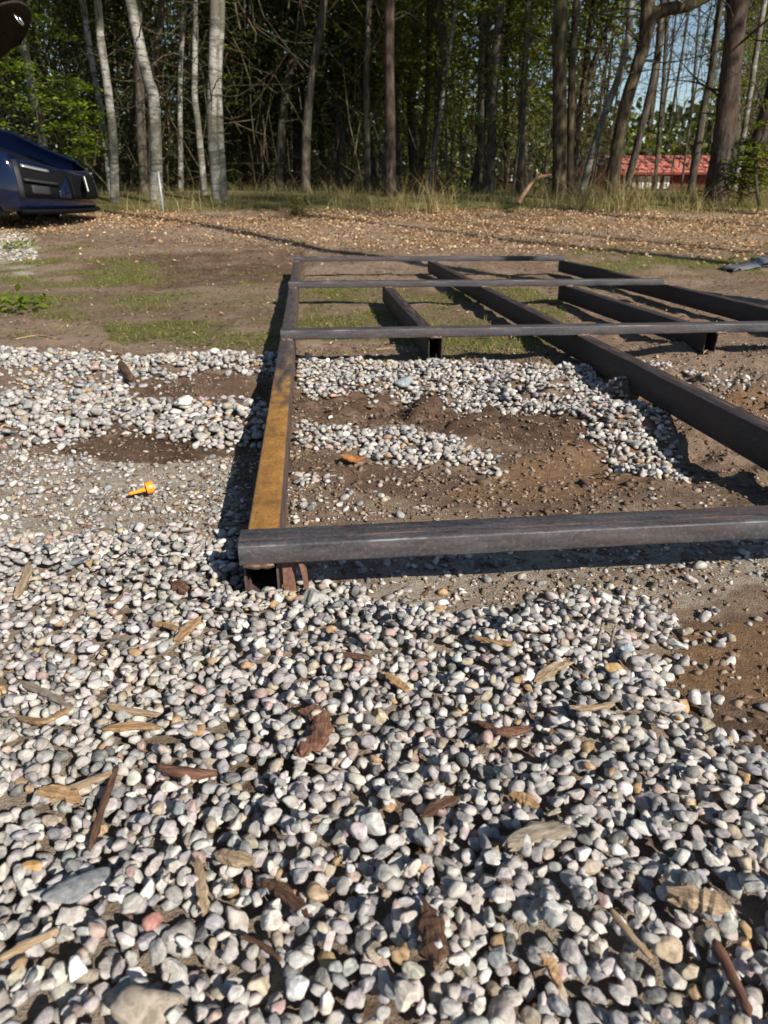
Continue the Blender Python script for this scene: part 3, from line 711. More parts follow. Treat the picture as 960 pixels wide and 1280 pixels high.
# ------------------------------------------------------------------ wood scraps on the gravel
def chip(pts, wpx, thick, matk, label, name, cat='wood', lift=.0, curl=0.0, jag=.6, seed=0, rnd=False, z0=.03, group='scraps of wood and bark on the gravel'):
    """a flattish splinter or round stick along a pixel polyline lying on the stones"""
    r = np.random.default_rng(seed + 900)
    P = []
    for px, py in pts:
        p = gp(px, py, z0)
        for _ in range(2): p = gp(px, py, surf(p[0], p[1], .008, 80))
        P.append(p)
    P = np.array(P); m = ppm(P.mean(0)); w = wpx / m / 2
    line = np.polyfit(np.arange(len(P)), P[:, 2], 1 if len(P) > 1 else 0)
    zz = np.polyval(line, np.arange(len(P))); P[:, 2] = np.maximum(P[:, 2] * .4 + zz * .6, zz) + (w * .4 if rnd else thick / 2 * .35) + lift
    P = smooth_path(P, 5) if len(P) > 2 else P[0] + (P[1] - P[0]) * np.linspace(0, 1, 9)[:, None]
    c = P.mean(0); L = len(P); d = P[-1] - P[0]; yaw = math.atan2(d[1], d[0]); Rz = np.array(Matrix.Rotation(-yaw, 3, 'Z')); Q = (P - c) @ Rz.T
    prof = np.array([1 - abs(2 * i / (L - 1) - 1) ** 4 * r.uniform(.35, .9) for i in range(L)]) * (1 + jag * (r.random(L) - .5))
    n = 10; V = []; T = np.gradient(Q, axis=0); T /= np.linalg.norm(T, axis=1)[:, None]
    for i in range(L):
        side = np.cross([0, 0, 1.], T[i]); side /= np.linalg.norm(side) + 1e-9; up = np.cross(T[i], side)
        for k in range(n):
            a = 2 * math.pi * k / n; ca, sa = math.cos(a), math.sin(a)
            if rnd: u, v = ca * w, sa * w * .9
            else:
                e = .45; u = math.copysign(abs(ca) ** e, ca) * w; v = math.copysign(abs(sa) ** e, sa) * thick / 2 + curl * (u / w) ** 2 * w
            s = prof[i] * (1 + .22 * (r.random() - .5)); V.append(Q[i] + side * u * s + up * v * (.7 + .3 * prof[i]) + r.normal(size=3) * w * .03)
    V = np.array(V); b = MB(); F = []
    if not rnd:
        V[:n] -= T[0] * (r.random(n) * w * 1.3 - w * .4)[:, None]; V[-n:] += T[-1] * (r.random(n) * w * 1.3 - w * .4)[:, None]; V += r.normal(size=V.shape) * w * .05
    for i in range(L - 1):
        for k in range(n): F.append((i * n + k, i * n + (k + 1) % n, (i + 1) * n + (k + 1) % n, (i + 1) * n + k))
    b.add(V, F); b.f.append(tuple(range(n))[::-1]); b.f.append(tuple(range((L - 1) * n, L * n)))
    o = b.build(name, M_WOOD[matk], None, rnd, loc=c); o.rotation_euler = (0, 0, yaw)
    tag(o, label, cat, group); return o
CH = [
 ([(376, 934), (398, 922), (402, 902), (384, 884)], 25, .006, 'red', 'curved C-shaped piece of red-brown bark on the gravel below the frame corner', 'bark_piece', dict(curl=-.35)),
 ([(530, 1132), (540, 1165), (545, 1200)], 30, .007, 'dark', 'dark brown shaggy bark strip standing out near the bottom middle', 'bark_piece', dict(curl=-.35)),
 ([(328, 1101), (352, 1118), (383, 1141)], 17, .005, 'dark', 'narrow dark bark strip slanting down beside the tan-orange stone', 'bark_piece', dict(curl=-.3)),
 ([(638, 1054), (668, 1042), (707, 1037)], 22, .007, 'grey', 'broad grey-brown bark slab in the right middle of the gravel', 'bark_piece', dict(curl=-.3)),
 ([(843, 1121), (872, 1126), (902, 1136)], 26, .011, 'tan', 'thick splintered stub of tan wood at right', 'wood_stub', {}),
 ([(762, 1138), (788, 1168), (815, 1201)], 10, .005, 'tan', 'thin straight tan stick ending at the round tan stone', 'stick', dict(rnd=True)),
 ([(892, 1176), (910, 1218), (938, 1270)], 14, .006, 'red', 'red-brown stick in the bottom right corner', 'stick', dict(rnd=True)),
 ([(673, 850), (692, 838), (712, 826)], 19, .004, 'tan', 'pale flat wood chip left of the ochre stone', 'wood_chip', {}),
 ([(715, 886), (740, 884), (766, 882)], 8, .004, 'tan', 'slim pale wood sliver lying level below the flat pale chip', 'wood_chip', {}),
 ([(598, 907), (630, 911), (662, 915)], 11, .005, 'red', 'dark red splinter lying level in the middle right gravel', 'wood_chip', {}),
 ([(198, 962), (236, 967), (272, 970)], 13, .006, 'red', 'dark red-brown stick lying level at left of the gravel', 'stick', dict(rnd=True)),
 ([(247, 1078), (252, 1108), (256, 1141)], 13, .005, 'tan', 'pale upright splinter right of the brick-red pebble', 'wood_chip', {}),
 ([(273, 1070), (292, 1073), (312, 1077)], 18, .006, 'tan', 'short blocky wood chip above the pale upright splinter', 'wood_chip', {}),
 ([(38, 709), (29, 728), (21, 747)], 11, .005, 'tan', 'tan wood sliver standing out near the left edge below the slate-grey stone', 'wood_chip', {}),
 ([(137, 756), (149, 747), (161, 739)], 8, .004, 'orange', 'small tan chip right of the slate-grey stone', 'wood_chip', {}),
 ([(223, 800), (236, 787), (249, 775)], 15, .005, 'orange', 'square orange wood chip left below the open tube end', 'wood_chip', {}),
 ([(193, 780), (208, 783), (223, 787)], 8, .004, 'orange', 'thin orange sliver touching the square orange chip', 'wood_chip', {}),
 ([(66, 1001), (100, 986), (136, 968)], 12, .005, 'tan', 'tan splinter slanting up at the left edge of the gravel', 'wood_chip', {}),
 ([(146, 958), (132, 1010), (112, 1062)], 11, .004, 'dark', 'long fibrous dark root lying upright at left', 'root', dict(rnd=True)),
 ([(24, 902), (55, 897), (86, 892)], 9, .004, 'orange', 'orange sliver near the left edge, lower of a pair', 'wood_chip', {}),
 ([(132, 912), (165, 911), (196, 909)], 11, .005, 'orange', 'orange chip lying level above the dark red-brown stick', 'wood_chip', {}),
 ([(136, 881), (150, 886), (200, 895)], 9, .004, 'tan', 'tan sliver just above the level orange chip', 'wood_chip', {}),
 ([(30, 856), (55, 865), (90, 885)], 9, .004, 'grey', 'greyish splinter slanting down near the left edge', 'wood_chip', {}),
 ([(-2, 1202), (34, 1184), (74, 1164)], 13, .005, 'tan', 'pale stick reaching in from the left edge near the bottom', 'stick', dict(rnd=True)),
 ([(530, 1019), (550, 1010), (572, 999)], 13, .005, 'dark', 'brown bark chip in the centre of the gravel', 'wood_chip', {}),
 ([(484, 845), (495, 853), (508, 862)], 13, .005, 'orange', 'stubby yellow-brown chip in the middle of the gravel below the bar', 'wood_chip', {}),
 ([(592, 797), (612, 801), (638, 806)], 9, .004, 'orange', 'orange chip on the soil edge below the near bar', 'wood_chip', {}),
 ([(147, 447), (154, 460), (165, 478)], 11, .01, 'dark', 'dark stick leaning on the back edge of the gravel band at left', 'stick', dict(rnd=True, z0=.02)),
 ([(-6, 533), (14, 535), (30, 538)], 6, .006, 'dark', 'thin brown stick at the left edge of the gravel band', 'stick', dict(rnd=True, z0=.01)),
 ([(677, 1194), (688, 1210), (699, 1231)], 13, .005, 'orange', 'orange-brown chip above the bottom edge right of the middle', 'wood_chip', {}),
 ([(300, 1170), (325, 1184), (351, 1199)], 7, .004, 'dark', 'thin dark twig at the bottom left of the bark strips', 'twig', dict(rnd=True)),
 ([(52, 990), (75, 993), (98, 1000)], 18, .006, 'orange', 'short orange block under the slanting tan splinter at left', 'wood_chip', {}),
 ([(415, 818), (440, 820), (463, 823)], 8, .004, 'red', 'small red-brown sliver right below the strap', 'wood_chip', {}),
 ([(640, 995), (655, 1000), (668, 1008)], 16, .006, 'orange', 'brown-orange wedge of wood above the broad bark slab', 'wood_chip', {}),
 ([(216, 728), (224, 733), (232, 740)], 15, .008, 'dark', 'dark brown lump of wood left of the open tube end', 'wood_chip', {}),
]
for q, (pts, w, th_, mk, label, nm, kw) in enumerate(CH): chip(pts, w, th_, mk, label, nm, seed=q, **kw)
def stub_stick(px, py0, py1, wpx, label):       # little stick standing in the ground
    b = gp(px, py1, .02); b = gp(px, py1, surf(b[0], b[1], .008, 60)); m = ppm(b); h = (py1 - py0) / m / .9
    P = [b + [0, 0, -.01], b + [.001, .002, h * .5], b + [.004, .004, h]]
    o = MB().tube(np.array(P) - b, [wpx / m / 2, wpx / m / 2 * .8, wpx / m / 2 * .6], 8).build('stick', M_WOOD['grey'], None, True, loc=b); tag(o, label, 'stick', 'upright grey sticks')
stub_stick(748, 779, 803, 5, 'left of two short grey sticks standing upright in the gravel')
stub_stick(762, 779, 815, 5, 'right and taller of two short grey sticks standing upright in the gravel')

# orange plastic plug
M_PLUG = plain('orange_plastic', (.90, .30, .025), .38, .5, 0, .08, 90)
pa, pb = gp(161, 620, .012), gp(192, 611, .018); d = pb - pa; Lp = float(np.linalg.norm(d)); r0 = 4.0 / ppm(pa)
plug = empty('plastic_plug', pa); tag(plug, 'bright orange plastic plug lying on the sandy gravel left of the rail', 'plug')
ux = d / Lp; pr = np.array([(0, .25), (.04, .55), (.3, .62), (.68, .85), (.70, .9)])
MB().tube([ux * Lp * t + [0, 0, .004] for t, _ in pr], [r0 * k for _, k in pr], 14).build('shaft', M_PLUG, plug, True)
hd = [(.70, 1.3), (.705, 1.85), (.73, 1.95), (.97, 1.95), (1.0, 1.8), (1.001, .9), (.985, .8)]
MB().tube([ux * Lp * t + [0, 0, .005] for t, _ in hd], [r0 * k for _, k in hd], 18).build('head', M_PLUG, plug, True)

# curled dry oak leaf
lv = gp(441, 575, 0.01); lv[2] = surf(lv[0], lv[1], .01, 80) + .004; ml = ppm(lv); Ll = 30 / ml; Wl = 20 / ml
V = []; F = []; nn = 15
for i in range(nn):
    t = i / (nn - 1); wdt = Wl * .5 * math.sin(math.pi * min(1, t * .92 + .06)) * (.62 + .38 * abs(math.cos(t * 9.5)))
    for j, s in enumerate((-1, -.5, 0, .5, 1)): V.append((Ll * (t - .5), wdt * s, .30 * Wl * s * s * (1 if t < .5 else .6) + .25 * Ll * (t - .5) ** 2 * 2))
for i in range(nn - 1):
    for j in range(4): F.append((i * 5 + j, i * 5 + j + 1, i * 5 + j + 6, i * 5 + j + 5))
o = MB().add(V, F).build('dry_leaf', plain('oak_leaf', (.24, .10, .03), .6, .3, 0, .45, 160), None, True, loc=lv); o.rotation_euler = (.25, .1, .25)
sm = o.modifiers.new('thick', 'SOLIDIFY'); sm.thickness = .0008
tag(o, 'curled orange-brown oak leaf on the soil inside the frame', 'leaf')

# ------------------------------------------------------------------ leaves, grass, trees: builders
def leaves_np(P, size, r, cols, droop=.35, aspect=.55, flat=None):
    """folded four-point leaves at points P; flat = how level they lie (None: any way)"""
    n = len(P); s = size * r.uniform(.6, 1.35, n)
    if flat is None:
        nrm = r.normal(size=(n, 3))
    else:
        nrm = np.stack([r.normal(size=n) * flat, r.normal(size=n) * flat, np.ones(n)], 1)
    nrm /= np.linalg.norm(nrm, axis=1)[:, None]
    a = r.normal(size=(n, 3)); u = np.cross(nrm, a); u /= np.linalg.norm(u, axis=1)[:, None] + 1e-9; w = np.cross(nrm, u)
    tip = P + u * s[:, None]; l = P + u * s[:, None] * .45 + w * s[:, None] * aspect * .5 + nrm * s[:, None] * .10; q = P + u * s[:, None] * .45 - w * s[:, None] * aspect * .5 + nrm * s[:, None] * .10
    V = np.stack([P, l, tip, q], 1).reshape(-1, 3); b = (np.arange(n) * 4)[:, None]
    F = np.concatenate([b + [0, 2, 1], b + [0, 3, 2]]); C = cols[r.integers(len(cols), size=n)] * r.uniform(.7, 1.3, (n, 1))
    return V, F, np.repeat(C, 4, 0)
def blades_np(x, y, z, h, w, lean, r, cols, segs=3):
    n = len(x); ang = r.uniform(0, 2 * np.pi, n); dx, dy = np.cos(ang), np.sin(ang); ln = lean * r.uniform(.2, 1.3, n)
    V = []; pa = r.uniform(0, np.pi, n)
    for k in range(segs):
        t = k / segs; cx = x + dx * ln * h * t ** 1.8; cy = y + dy * ln * h * t ** 1.8; cz = z + h * t * (1 - .25 * ln * t)
        ww = w * (1 - t * .75); V.append(np.stack([cx - np.cos(pa) * ww, cy - np.sin(pa) * ww, cz], 1)); V.append(np.stack([cx + np.cos(pa) * ww, cy + np.sin(pa) * ww, cz], 1))
    V.append(np.stack([x + dx * ln * h, y + dy * ln * h, z + h * (1 - .25 * ln)], 1))
    m = 2 * segs + 1; V = np.stack(V, 1).reshape(-1, 3); b = (np.arange(n) * m)[:, None]; F = []
    for k in range(segs - 1): F += [b + [2 * k, 2 * k + 1, 2 * k + 3], b + [2 * k, 2 * k + 3, 2 * k + 2]]
    F.append(b + [2 * segs - 2, 2 * segs - 1, 2 * segs])
    C = cols[r.integers(len(cols), size=n)] * r.uniform(.75, 1.25, (n, 1)); return V, np.concatenate(F), np.repeat(C, m, 0)
def cat3(parts):
    Vs, Fs, Cs, b = [], [], [], 0
    for v, f, c in parts: Vs.append(v); Fs.append(f + b); Cs.append(c); b += len(v)
    return np.concatenate(Vs), np.concatenate(Fs), np.concatenate(Cs)
GREEN = np.array([(.14, .18, .02), (.18, .225, .025), (.10, .135, .018), (.24, .255, .035)])
BRIGHT = np.array([(.20, .27, .025), (.16, .24, .02), (.24, .28, .035), (.12, .19, .02)])
NEEDLE = np.array([(.045, .062, .022), (.062, .078, .028), (.038, .050, .020)])
STRAW = np.array([(.34, .26, .13), (.42, .33, .18), (.27, .20, .10), (.20, .17, .07)])
OLIVE = np.array([(.12, .13, .035), (.16, .155, .05), (.09, .11, .025), (.26, .21, .09)])

CROWN = {}
def crown_mesh(kind, v):
    """leaves of a crown around the origin, unit: radius 1 wide, from z=0 up to 1; limbs go with it"""
    if (kind, v) in CROWN: return CROWN[kind, v]
    r = np.random.default_rng(500 + v + (50 if kind == 'spruce' else 0)); nl = 26; Vb, Fb, b = [], [], 0; tips = []
    for k in range(nl):
        z0 = r.uniform(0, .9) ** .9; a = r.uniform(0, 6.28); ln = (1 - .65 * z0) * r.uniform(.55, 1.05)
        rise = r.uniform(.05, .22) if kind != 'spruce' else -.06
        P = np.array([(0, 0, z0), (math.cos(a) * ln * .4, math.sin(a) * ln * .4, z0 + rise * .5), (math.cos(a) * ln, math.sin(a) * ln, z0 + rise)]); P = smooth_path(P, 3)
        P[1:-1] += r.normal(size=(len(P) - 2, 3)) * [.03, .03, .012]
        Vb.append(P)
        for t in (.45, .65, .85, 1.0):
            for _ in range(2 if kind == 'spruce' else 3):
                c = P[min(int(t * (len(P) - 1)), len(P) - 1)] + r.normal(size=3) * [.13, .13, .035]; tips.append(c)
    n = 3600; tips = np.array(tips); idx = r.integers(len(tips), size=n); spread = [.10, .10, .03] if kind != 'spruce' else [.11, .11, .035]
    L = tips[idx] + r.normal(size=(n, 3)) * spread
    CROWN[kind, v] = (L, Vb, None); return CROWN[kind, v]
CM = {}
def crown_objs(root, kind, v, radius, height, base, leaf, pal, palname, bark_k, n=None, rz=0):
    key = (kind, v, round(radius, 1), round(height, 1), leaf, palname, n)
    if key not in CM:
        L, Vb, Fb = crown_mesh(kind, v); r = np.random.default_rng(v); sc_ = np.array([radius, radius, height])
        LL = L[:n] if n else L
        lv_ = leaves_np(LL * sc_, leaf, r, pal, flat=.55 if kind != 'spruce' else .5, aspect=.62 if kind != 'spruce' else .35)
        vb, fb, k0 = [], [], 0
        for P_ in Vb:
            v_, f_ = tube(P_ * sc_, np.linspace(.022, .004, len(P_)), 4); vb.append(v_); fb.append(f_ + k0); k0 += len(v_)
        Vb = np.concatenate(vb); Fb = np.concatenate(fb); CM[key] = (new_mesh('crown', *lv_[:2], M_LEAF, False, lv_[2]), new_mesh('limbs', Vb, Fb, M_BARK[bark_k], True))
    a, b = CM[key]
    for nm, me in (('crown', a), ('limbs', b)):
        o = link(nm, me, root, (base[0], base[1], base[2])); o.rotation_euler = (0, 0, rz); o['kind'] = 'stuff'
def trunk_path(pts, dist, top, sway=.0, r=None):
    """pixel polyline at a distance -> world path from the soil up past the frame"""
    P = np.array([at(px, py, dist) for px, py in pts]); P = P[np.argsort(P[:, 2])]
    d = P[1] - P[0]; gz = float(ground_z(P[0, 0], dist)); b = P[0] - d * ((P[0, 2] - gz) / max(d[2], .2)); b[2] = gz - .08; b[1] = dist
    if P[0, 2] - gz < .25: P[0] = b
    else: P = np.vstack([b, P])
    d = P[-1] - P[-2]; d = d / np.linalg.norm(d); d = d * .5 + np.array([0, 0, .6]); z = P[-1].copy()
    while z[2] < top:
        z = z + d * 1.3 + (r.normal(size=3) * [.09, .12, .0] if r is not None else 0); P = np.vstack([P, z])
    return P
def tree(name, label, kind, pts, dist, w0, w1, top=9.5, crown=('leaf', 1.9, 5.5, 4.2), group=None, cat='tree', twigs=5, seed=0, cn=None, pal=GREEN, pn='g', leaf=.13):
    r = np.random.default_rng(3000 + seed); P = trunk_path(pts, dist, top, r=r); m = ppm(P[0]); b = P[0] + [0, 0, .08]
    Q = smooth_path(P, 4) - b; zr = np.clip(Q[:, 2] / 3.0, 0, None); r0, r1 = w0 / m / 2, w1 / m / 2
    R = np.where(zr < 1, r0 + (r1 - r0) * zr, r1 * np.clip(1 - (zr - 1) / (top / 3.0), .12, 1)); R[0] *= 1.25
    root = empty(name, b); tag(root, label, cat, group)
    V, F = tube(Q, R, 12, .16, seed); link('trunk', new_mesh('trunk', V, F, M_BARK[kind]), root)
    Vs, Fs, k0 = [], [], 0
    for t in range(twigs):                            # bare side branches low on the stem
        i = r.integers(len(Q) // 6, max(len(Q) // 2, len(Q) // 6 + 1)); s = Q[i]; a = r.uniform(0, 6.28); ln = r.uniform(.4, 1.6)
        tp = np.array([s, s + [math.cos(a) * ln * .4, math.sin(a) * ln * .4, ln * r.uniform(-.05, .3)], s + [math.cos(a) * ln, math.sin(a) * ln, ln * r.uniform(-.15, .7)]])
        tp = smooth_path(tp, 3); v, f = tube(tp, np.linspace(max(R[i] * .16, .008), .003, len(tp)), 5); Vs.append(v); Fs.append(f + k0); k0 += len(v)
    if Vs: link('branches', new_mesh('branches', np.concatenate(Vs), np.concatenate(Fs), M_BARK[kind if kind != 'birch' else 'brown']), root)['kind'] = 'stuff'
    if crown:
        ck, rad, hh, zb = crown; j = np.argmin(abs(Q[:, 2] - zb)); crown_objs(root, ck, seed % 6, rad, hh, (Q[j, 0], Q[j, 1], zb), leaf, pal, pn, kind, cn, r.uniform(0, 6.28))
    return root

# ------------------------------------------------------------------ trees one can point to
G = 'trees along the edge of the wood'
T = [
 ('birch_tree', 'white birch with two bends, left of the widest leaning birch', 'birch', [(143, 250), (141, 170), (133, 100), (126, 50), (122, 0)], 11.6, 13, 10),
 ('birch_tree', 'slim pale birch right behind the birch above the number plate', 'birch', [(138, 238), (128, 150), (115, 77), (103, 0)], 12.6, 9, 8),
 ('birch_tree', 'widest birch, leaning left, with a mottled trunk behind the thin white post', 'birch', [(195, 248), (193, 133), (182, 90), (163, 0)], 11.4, 18, 14),
 ('birch_tree', 'brightest straight white birch, left one of the close pair', 'birch', [(272, 250), (265, 160), (266, 100), (268, 0)], 11.5, 16, 13),
 ('birch_tree', 'thinner birch touching the brightest birch on its right', 'birch', [(280, 248), (275, 160), (273, 100), (277, 0)], 12.0, 11, 9),
 ('birch_tree', 'dull brown-grey birch left of the brightest pair', 'birch', [(256, 243), (247, 150), (243, 117), (243, 0)], 13.0, 10, 8),
 ('birch_tree', 'pale birch half hidden by the bright leaves above the car', 'birch', [(58, 215), (50, 160), (43, 127), (25, 33), (14, 0)], 12.4, 13, 10),
 ('birch_tree', 'faint grey birch with a fork deep behind the thin post', 'birch', [(226, 243), (225, 100), (230, 0)], 15.0, 8, 6),
 ('oak_tree', 'dark trunk standing just left behind the widest birch', 'dark', [(180, 243), (175, 130), (172, 0)], 13.2, 14, 12),
 ('pine_tree', 'straight dark reddish pine in the middle of the wood', 'pine', [(488, 247), (487, 100), (487, 0)], 12.2, 16, 13),
 ('oak_tree', 'thick black trunk left of the middle pine', 'dark', [(381, 246), (384, 150), (394, 70), (405, 0)], 13.6, 14, 10),
 ('oak_tree', 'slim dark trunk just left of the straight middle pine', 'dark', [(460, 245), (458, 120), (461, 0)], 14.0, 10, 8),
 ('oak_tree', 'dark slender trunk right of the middle pine', 'dark', [(541, 245), (545, 150), (552, 60), (548, 0)], 14.5, 8, 6),
 ('birch_tree', 'thin birch with a white base right of the middle pine', 'birch', [(534, 246), (548, 160), (560, 80), (571, 0)], 14.0, 6, 5),
 ('oak_tree', 'dark trunk under the layered green leaves in the centre right', 'dark', [(602, 245), (601, 120), (604, 0)], 14.2, 11, 8),
 ('oak_tree', 'broad dark trunk leaning right, left of the fallen branch', 'dark', [(612, 245), (617, 120), (626, 0)], 13.4, 14, 11),
 ('oak_tree', 'dark trunk right behind the fallen branch', 'dark', [(649, 246), (654, 120), (661, 0)], 13.2, 11, 8),
 ('oak_tree', 'straight stout brown trunk left of the red house', 'brown', [(700, 250), (700, 120), (701, 0)], 11.8, 22, 18),
 ('oak_tree', 'thin brown trunk pressed against the stout brown one', 'brown', [(713, 249), (714, 120), (721, 0)], 11.9, 11, 9),
 ('birch_tree', 'leaning pale-based trunk in front of the dark red shed', 'birch', [(724, 248), (750, 160), (780, 75), (789, 0)], 12.6, 11, 9),
 ('oak_tree', 'leaning brown oak with a thick bough arching right across the top', 'brown', [(764, 247), (776, 157), (799, 75), (806, 45)], 12.0, 19, 16),
 ('oak_tree', 'dark leaning trunk just right of the arching oak', 'dark', [(779, 247), (802, 160), (821, 75), (829, 0)], 13.0, 11, 8),
 ('oak_tree', 'thin dark stem crossing the red roof', 'dark', [(818, 240), (828, 120), (837, 0)], 15.0, 6, 5),
 ('oak_tree', 'forked dark trunk in front of the right end of the red roof', 'dark', [(862, 246), (880, 135), (889, 94), (901, 0)], 13.0, 12, 8),
 ('pine_tree', 'thickest grey pine with rough bark near the right edge', 'pine', [(894, 250), (903, 180), (911, 112), (924, 0)], 11.2, 32, 24),
 ('birch_tree', 'slim stem with a pale stretch right of the thickest pine', 'birch', [(917, 244), (934, 139), (956, 0)], 13.0, 9, 7),
 ('pine_tree', 'dark pine leaning out of the right edge', 'pine', [(930, 248), (942, 195), (962, 130), (985, 40)], 12.0, 23, 19),
]
for q, (nm, lb, kd, pts, dist, w0, w1) in enumerate(T):
    pine = nm == 'pine_tree'
    tree(nm, lb, kd, pts, dist, w0 * (.82 if kd == 'birch' else .84), w1 * (.82 if kd == 'birch' else .84), top=9.5 if not pine else 11, crown=('leaf', 2.0, 5.5, 3.9) if not pine else ('spruce', 2.2, 4.5, 6.5), group=G, seed=q, pal=GREEN if not pine else NEEDLE, pn='g' if not pine else 'n', twigs=9, leaf=.145)
# the bough of the arching oak
oak = [o for o in bpy.data.objects if o.get('label', '').startswith('leaning brown oak')][0]
bp = np.array([at(x, y, 12.0) for x, y in ((803, 60), (814, 24), (832, 12), (856, 8), (880, -2), (930, -30), (980, -70))]) - np.array(oak.location)
v, f = tube(smooth_path(bp, 4), np.linspace(.105, .05, 25), 9, .12); link('bough', new_mesh('bough', v, f, M_BARK['brown']), oak)

# trees further in, filling the shade
r = np.random.default_rng(91)
DEEP = []
kinds = ['dark', 'dark', 'birch', 'brown', 'dark']
for q in range(92):
    dist = 14.5 + 24 * (q / 92) ** 1.1 + r.uniform(-.5, .5); px = r.uniform(-260, 1220)
    if 760 < px < 910: px -= 330
    b = at(px, 245, dist); kd = kinds[r.integers(5)]; w = r.uniform(.03, .095) * (1.5 if kd == 'dark' else 1) * ppm(b) * 2
    tx = px + r.normal() * 26
    spr = px < 430 and r.random() < .65
    low = r.uniform(.7, 2.2) if px < 700 else r.uniform(2.0, 4.5)
    rt_ = tree('spruce_tree' if spr else 'forest_tree', 'dark spruce standing in the shade deep in the left half of the wood' if spr else ('pale thin trunk deep in the shaded wood' if kd == 'birch' else 'dark slender trunk deep in the shaded wood'), 'dark' if spr else kd,
         [(px, 245), ((px + tx) / 2 + r.normal() * 7, 120), (tx, 0)], dist, w, w * .72, top=r.uniform(8, 12), crown=('spruce', (1.5, 2.0)[q % 2], 8.0, .8) if spr else ('leaf', (1.8, 2.5)[q % 2], 6.5, low), group='trees deep in the wood', seed=40 + q, twigs=4,
         pal=NEEDLE if spr else GREEN, pn='n' if spr else 'g', leaf=.15 if spr else .12); DEEP.append((px, dist, spr, kd, rt_))
MARK = [(-999, None), (0, 'the left edge'), (143, 'the two-bend birch'), (195, 'the widest birch'), (272, 'the brightest birch'), (381, 'the thick black trunk'), (488, 'the middle pine'), (602, 'the dark centre-right trunk'), (700, 'the stout brown trunk'), (764, 'the arching oak'), (894, 'the thickest pine'), (960, 'the right edge'), (9999, None)]
ORD = ['nearest', 'second nearest', 'third nearest', 'fourth nearest', 'fifth nearest', 'sixth nearest', 'seventh nearest', 'eighth nearest', 'ninth nearest', 'tenth nearest', 'eleventh nearest', 'twelfth nearest', 'thirteenth nearest', 'fourteenth nearest', 'fifteenth nearest', 'sixteenth nearest', 'seventeenth nearest', 'eighteenth nearest', 'nineteenth nearest', 'twentieth nearest']
cnt = {}
for px, dist, spr, kd, o in sorted(DEEP, key=lambda t: t[1]):
    k = [i for i in range(len(MARK) - 1) if MARK[i][0] <= px < MARK[i + 1][0]][0]; what = 'spruce' if spr else ('pale trunk' if kd == 'birch' else 'dark trunk')
    j = cnt.get((k, what), 0); cnt[k, what] = j + 1; a_, b_ = MARK[k][1], MARK[k + 1][1]
    where = f'beyond {b_}' if a_ is None else (f'beyond {a_}' if b_ is None else f'between {a_} and {b_}')
    o['label'] = f'{ORD[j]} deep-wood {what} {where}'

# leafy saplings of the undergrowth: layered fresh green sprays
def sapling(px, dist, h, rad, zb, pal, pn, label, n=1500, leaf=.06, seed=0):
    b = at(px, 245, dist); b[2] = float(ground_z(b[0], dist)); rt = empty('beech_sapling', b); tag(rt, label, 'sapling', 'leafy saplings of the undergrowth')
    rr = np.random.default_rng(7000 + seed); P = smooth_path(np.array([(0, 0, -.05), (rr.normal() * .08, 0, h * .4), (rr.normal() * .15, 0, h)]), 5); v, f = tube(P, np.linspace(.03, .006, len(P)), 6); link('stem', new_mesh('stem', v, f, M_BARK['dark']), rt)
    Vs, Fs, k0, pts = [], [], 0, []
    for k in range(15):
        z = zb + (h - zb) * k / 14; a = rr.uniform(0, 6.28); ln = rad * rr.uniform(.6, 1.1) * (1 - .5 * (z - zb) / (h - zb + .01)); s = np.array([0, 0, z])
        tp = smooth_path(np.array([s, s + [math.cos(a) * ln * .5, math.sin(a) * ln * .5, ln * .12], s + [math.cos(a) * ln, math.sin(a) * ln, ln * .05]]), 4); v, f = tube(tp, np.linspace(.010, .002, len(tp)), 4); Vs.append(v); Fs.append(f + k0); k0 += len(v)
        m = n // 15; t = rr.random(m) ** .7; c = tp[(t * (len(tp) - 1)).astype(int)]; side = np.array([-math.sin(a), math.cos(a), 0]); pts.append(c + side * (rr.normal(size=m) * ln * .20)[:, None] + rr.normal(size=(m, 3)) * [.04, .04, .025])
    link('branches', new_mesh('branches', np.concatenate(Vs), np.concatenate(Fs), M_BARK['dark']), rt)['kind'] = 'stuff'
    lv_ = leaves_np(np.concatenate(pts), leaf, rr, pal, flat=.35, aspect=.65); link('leaves', new_mesh('leaves', *lv_[:2], M_LEAF, False, lv_[2]), rt)['kind'] = 'stuff'
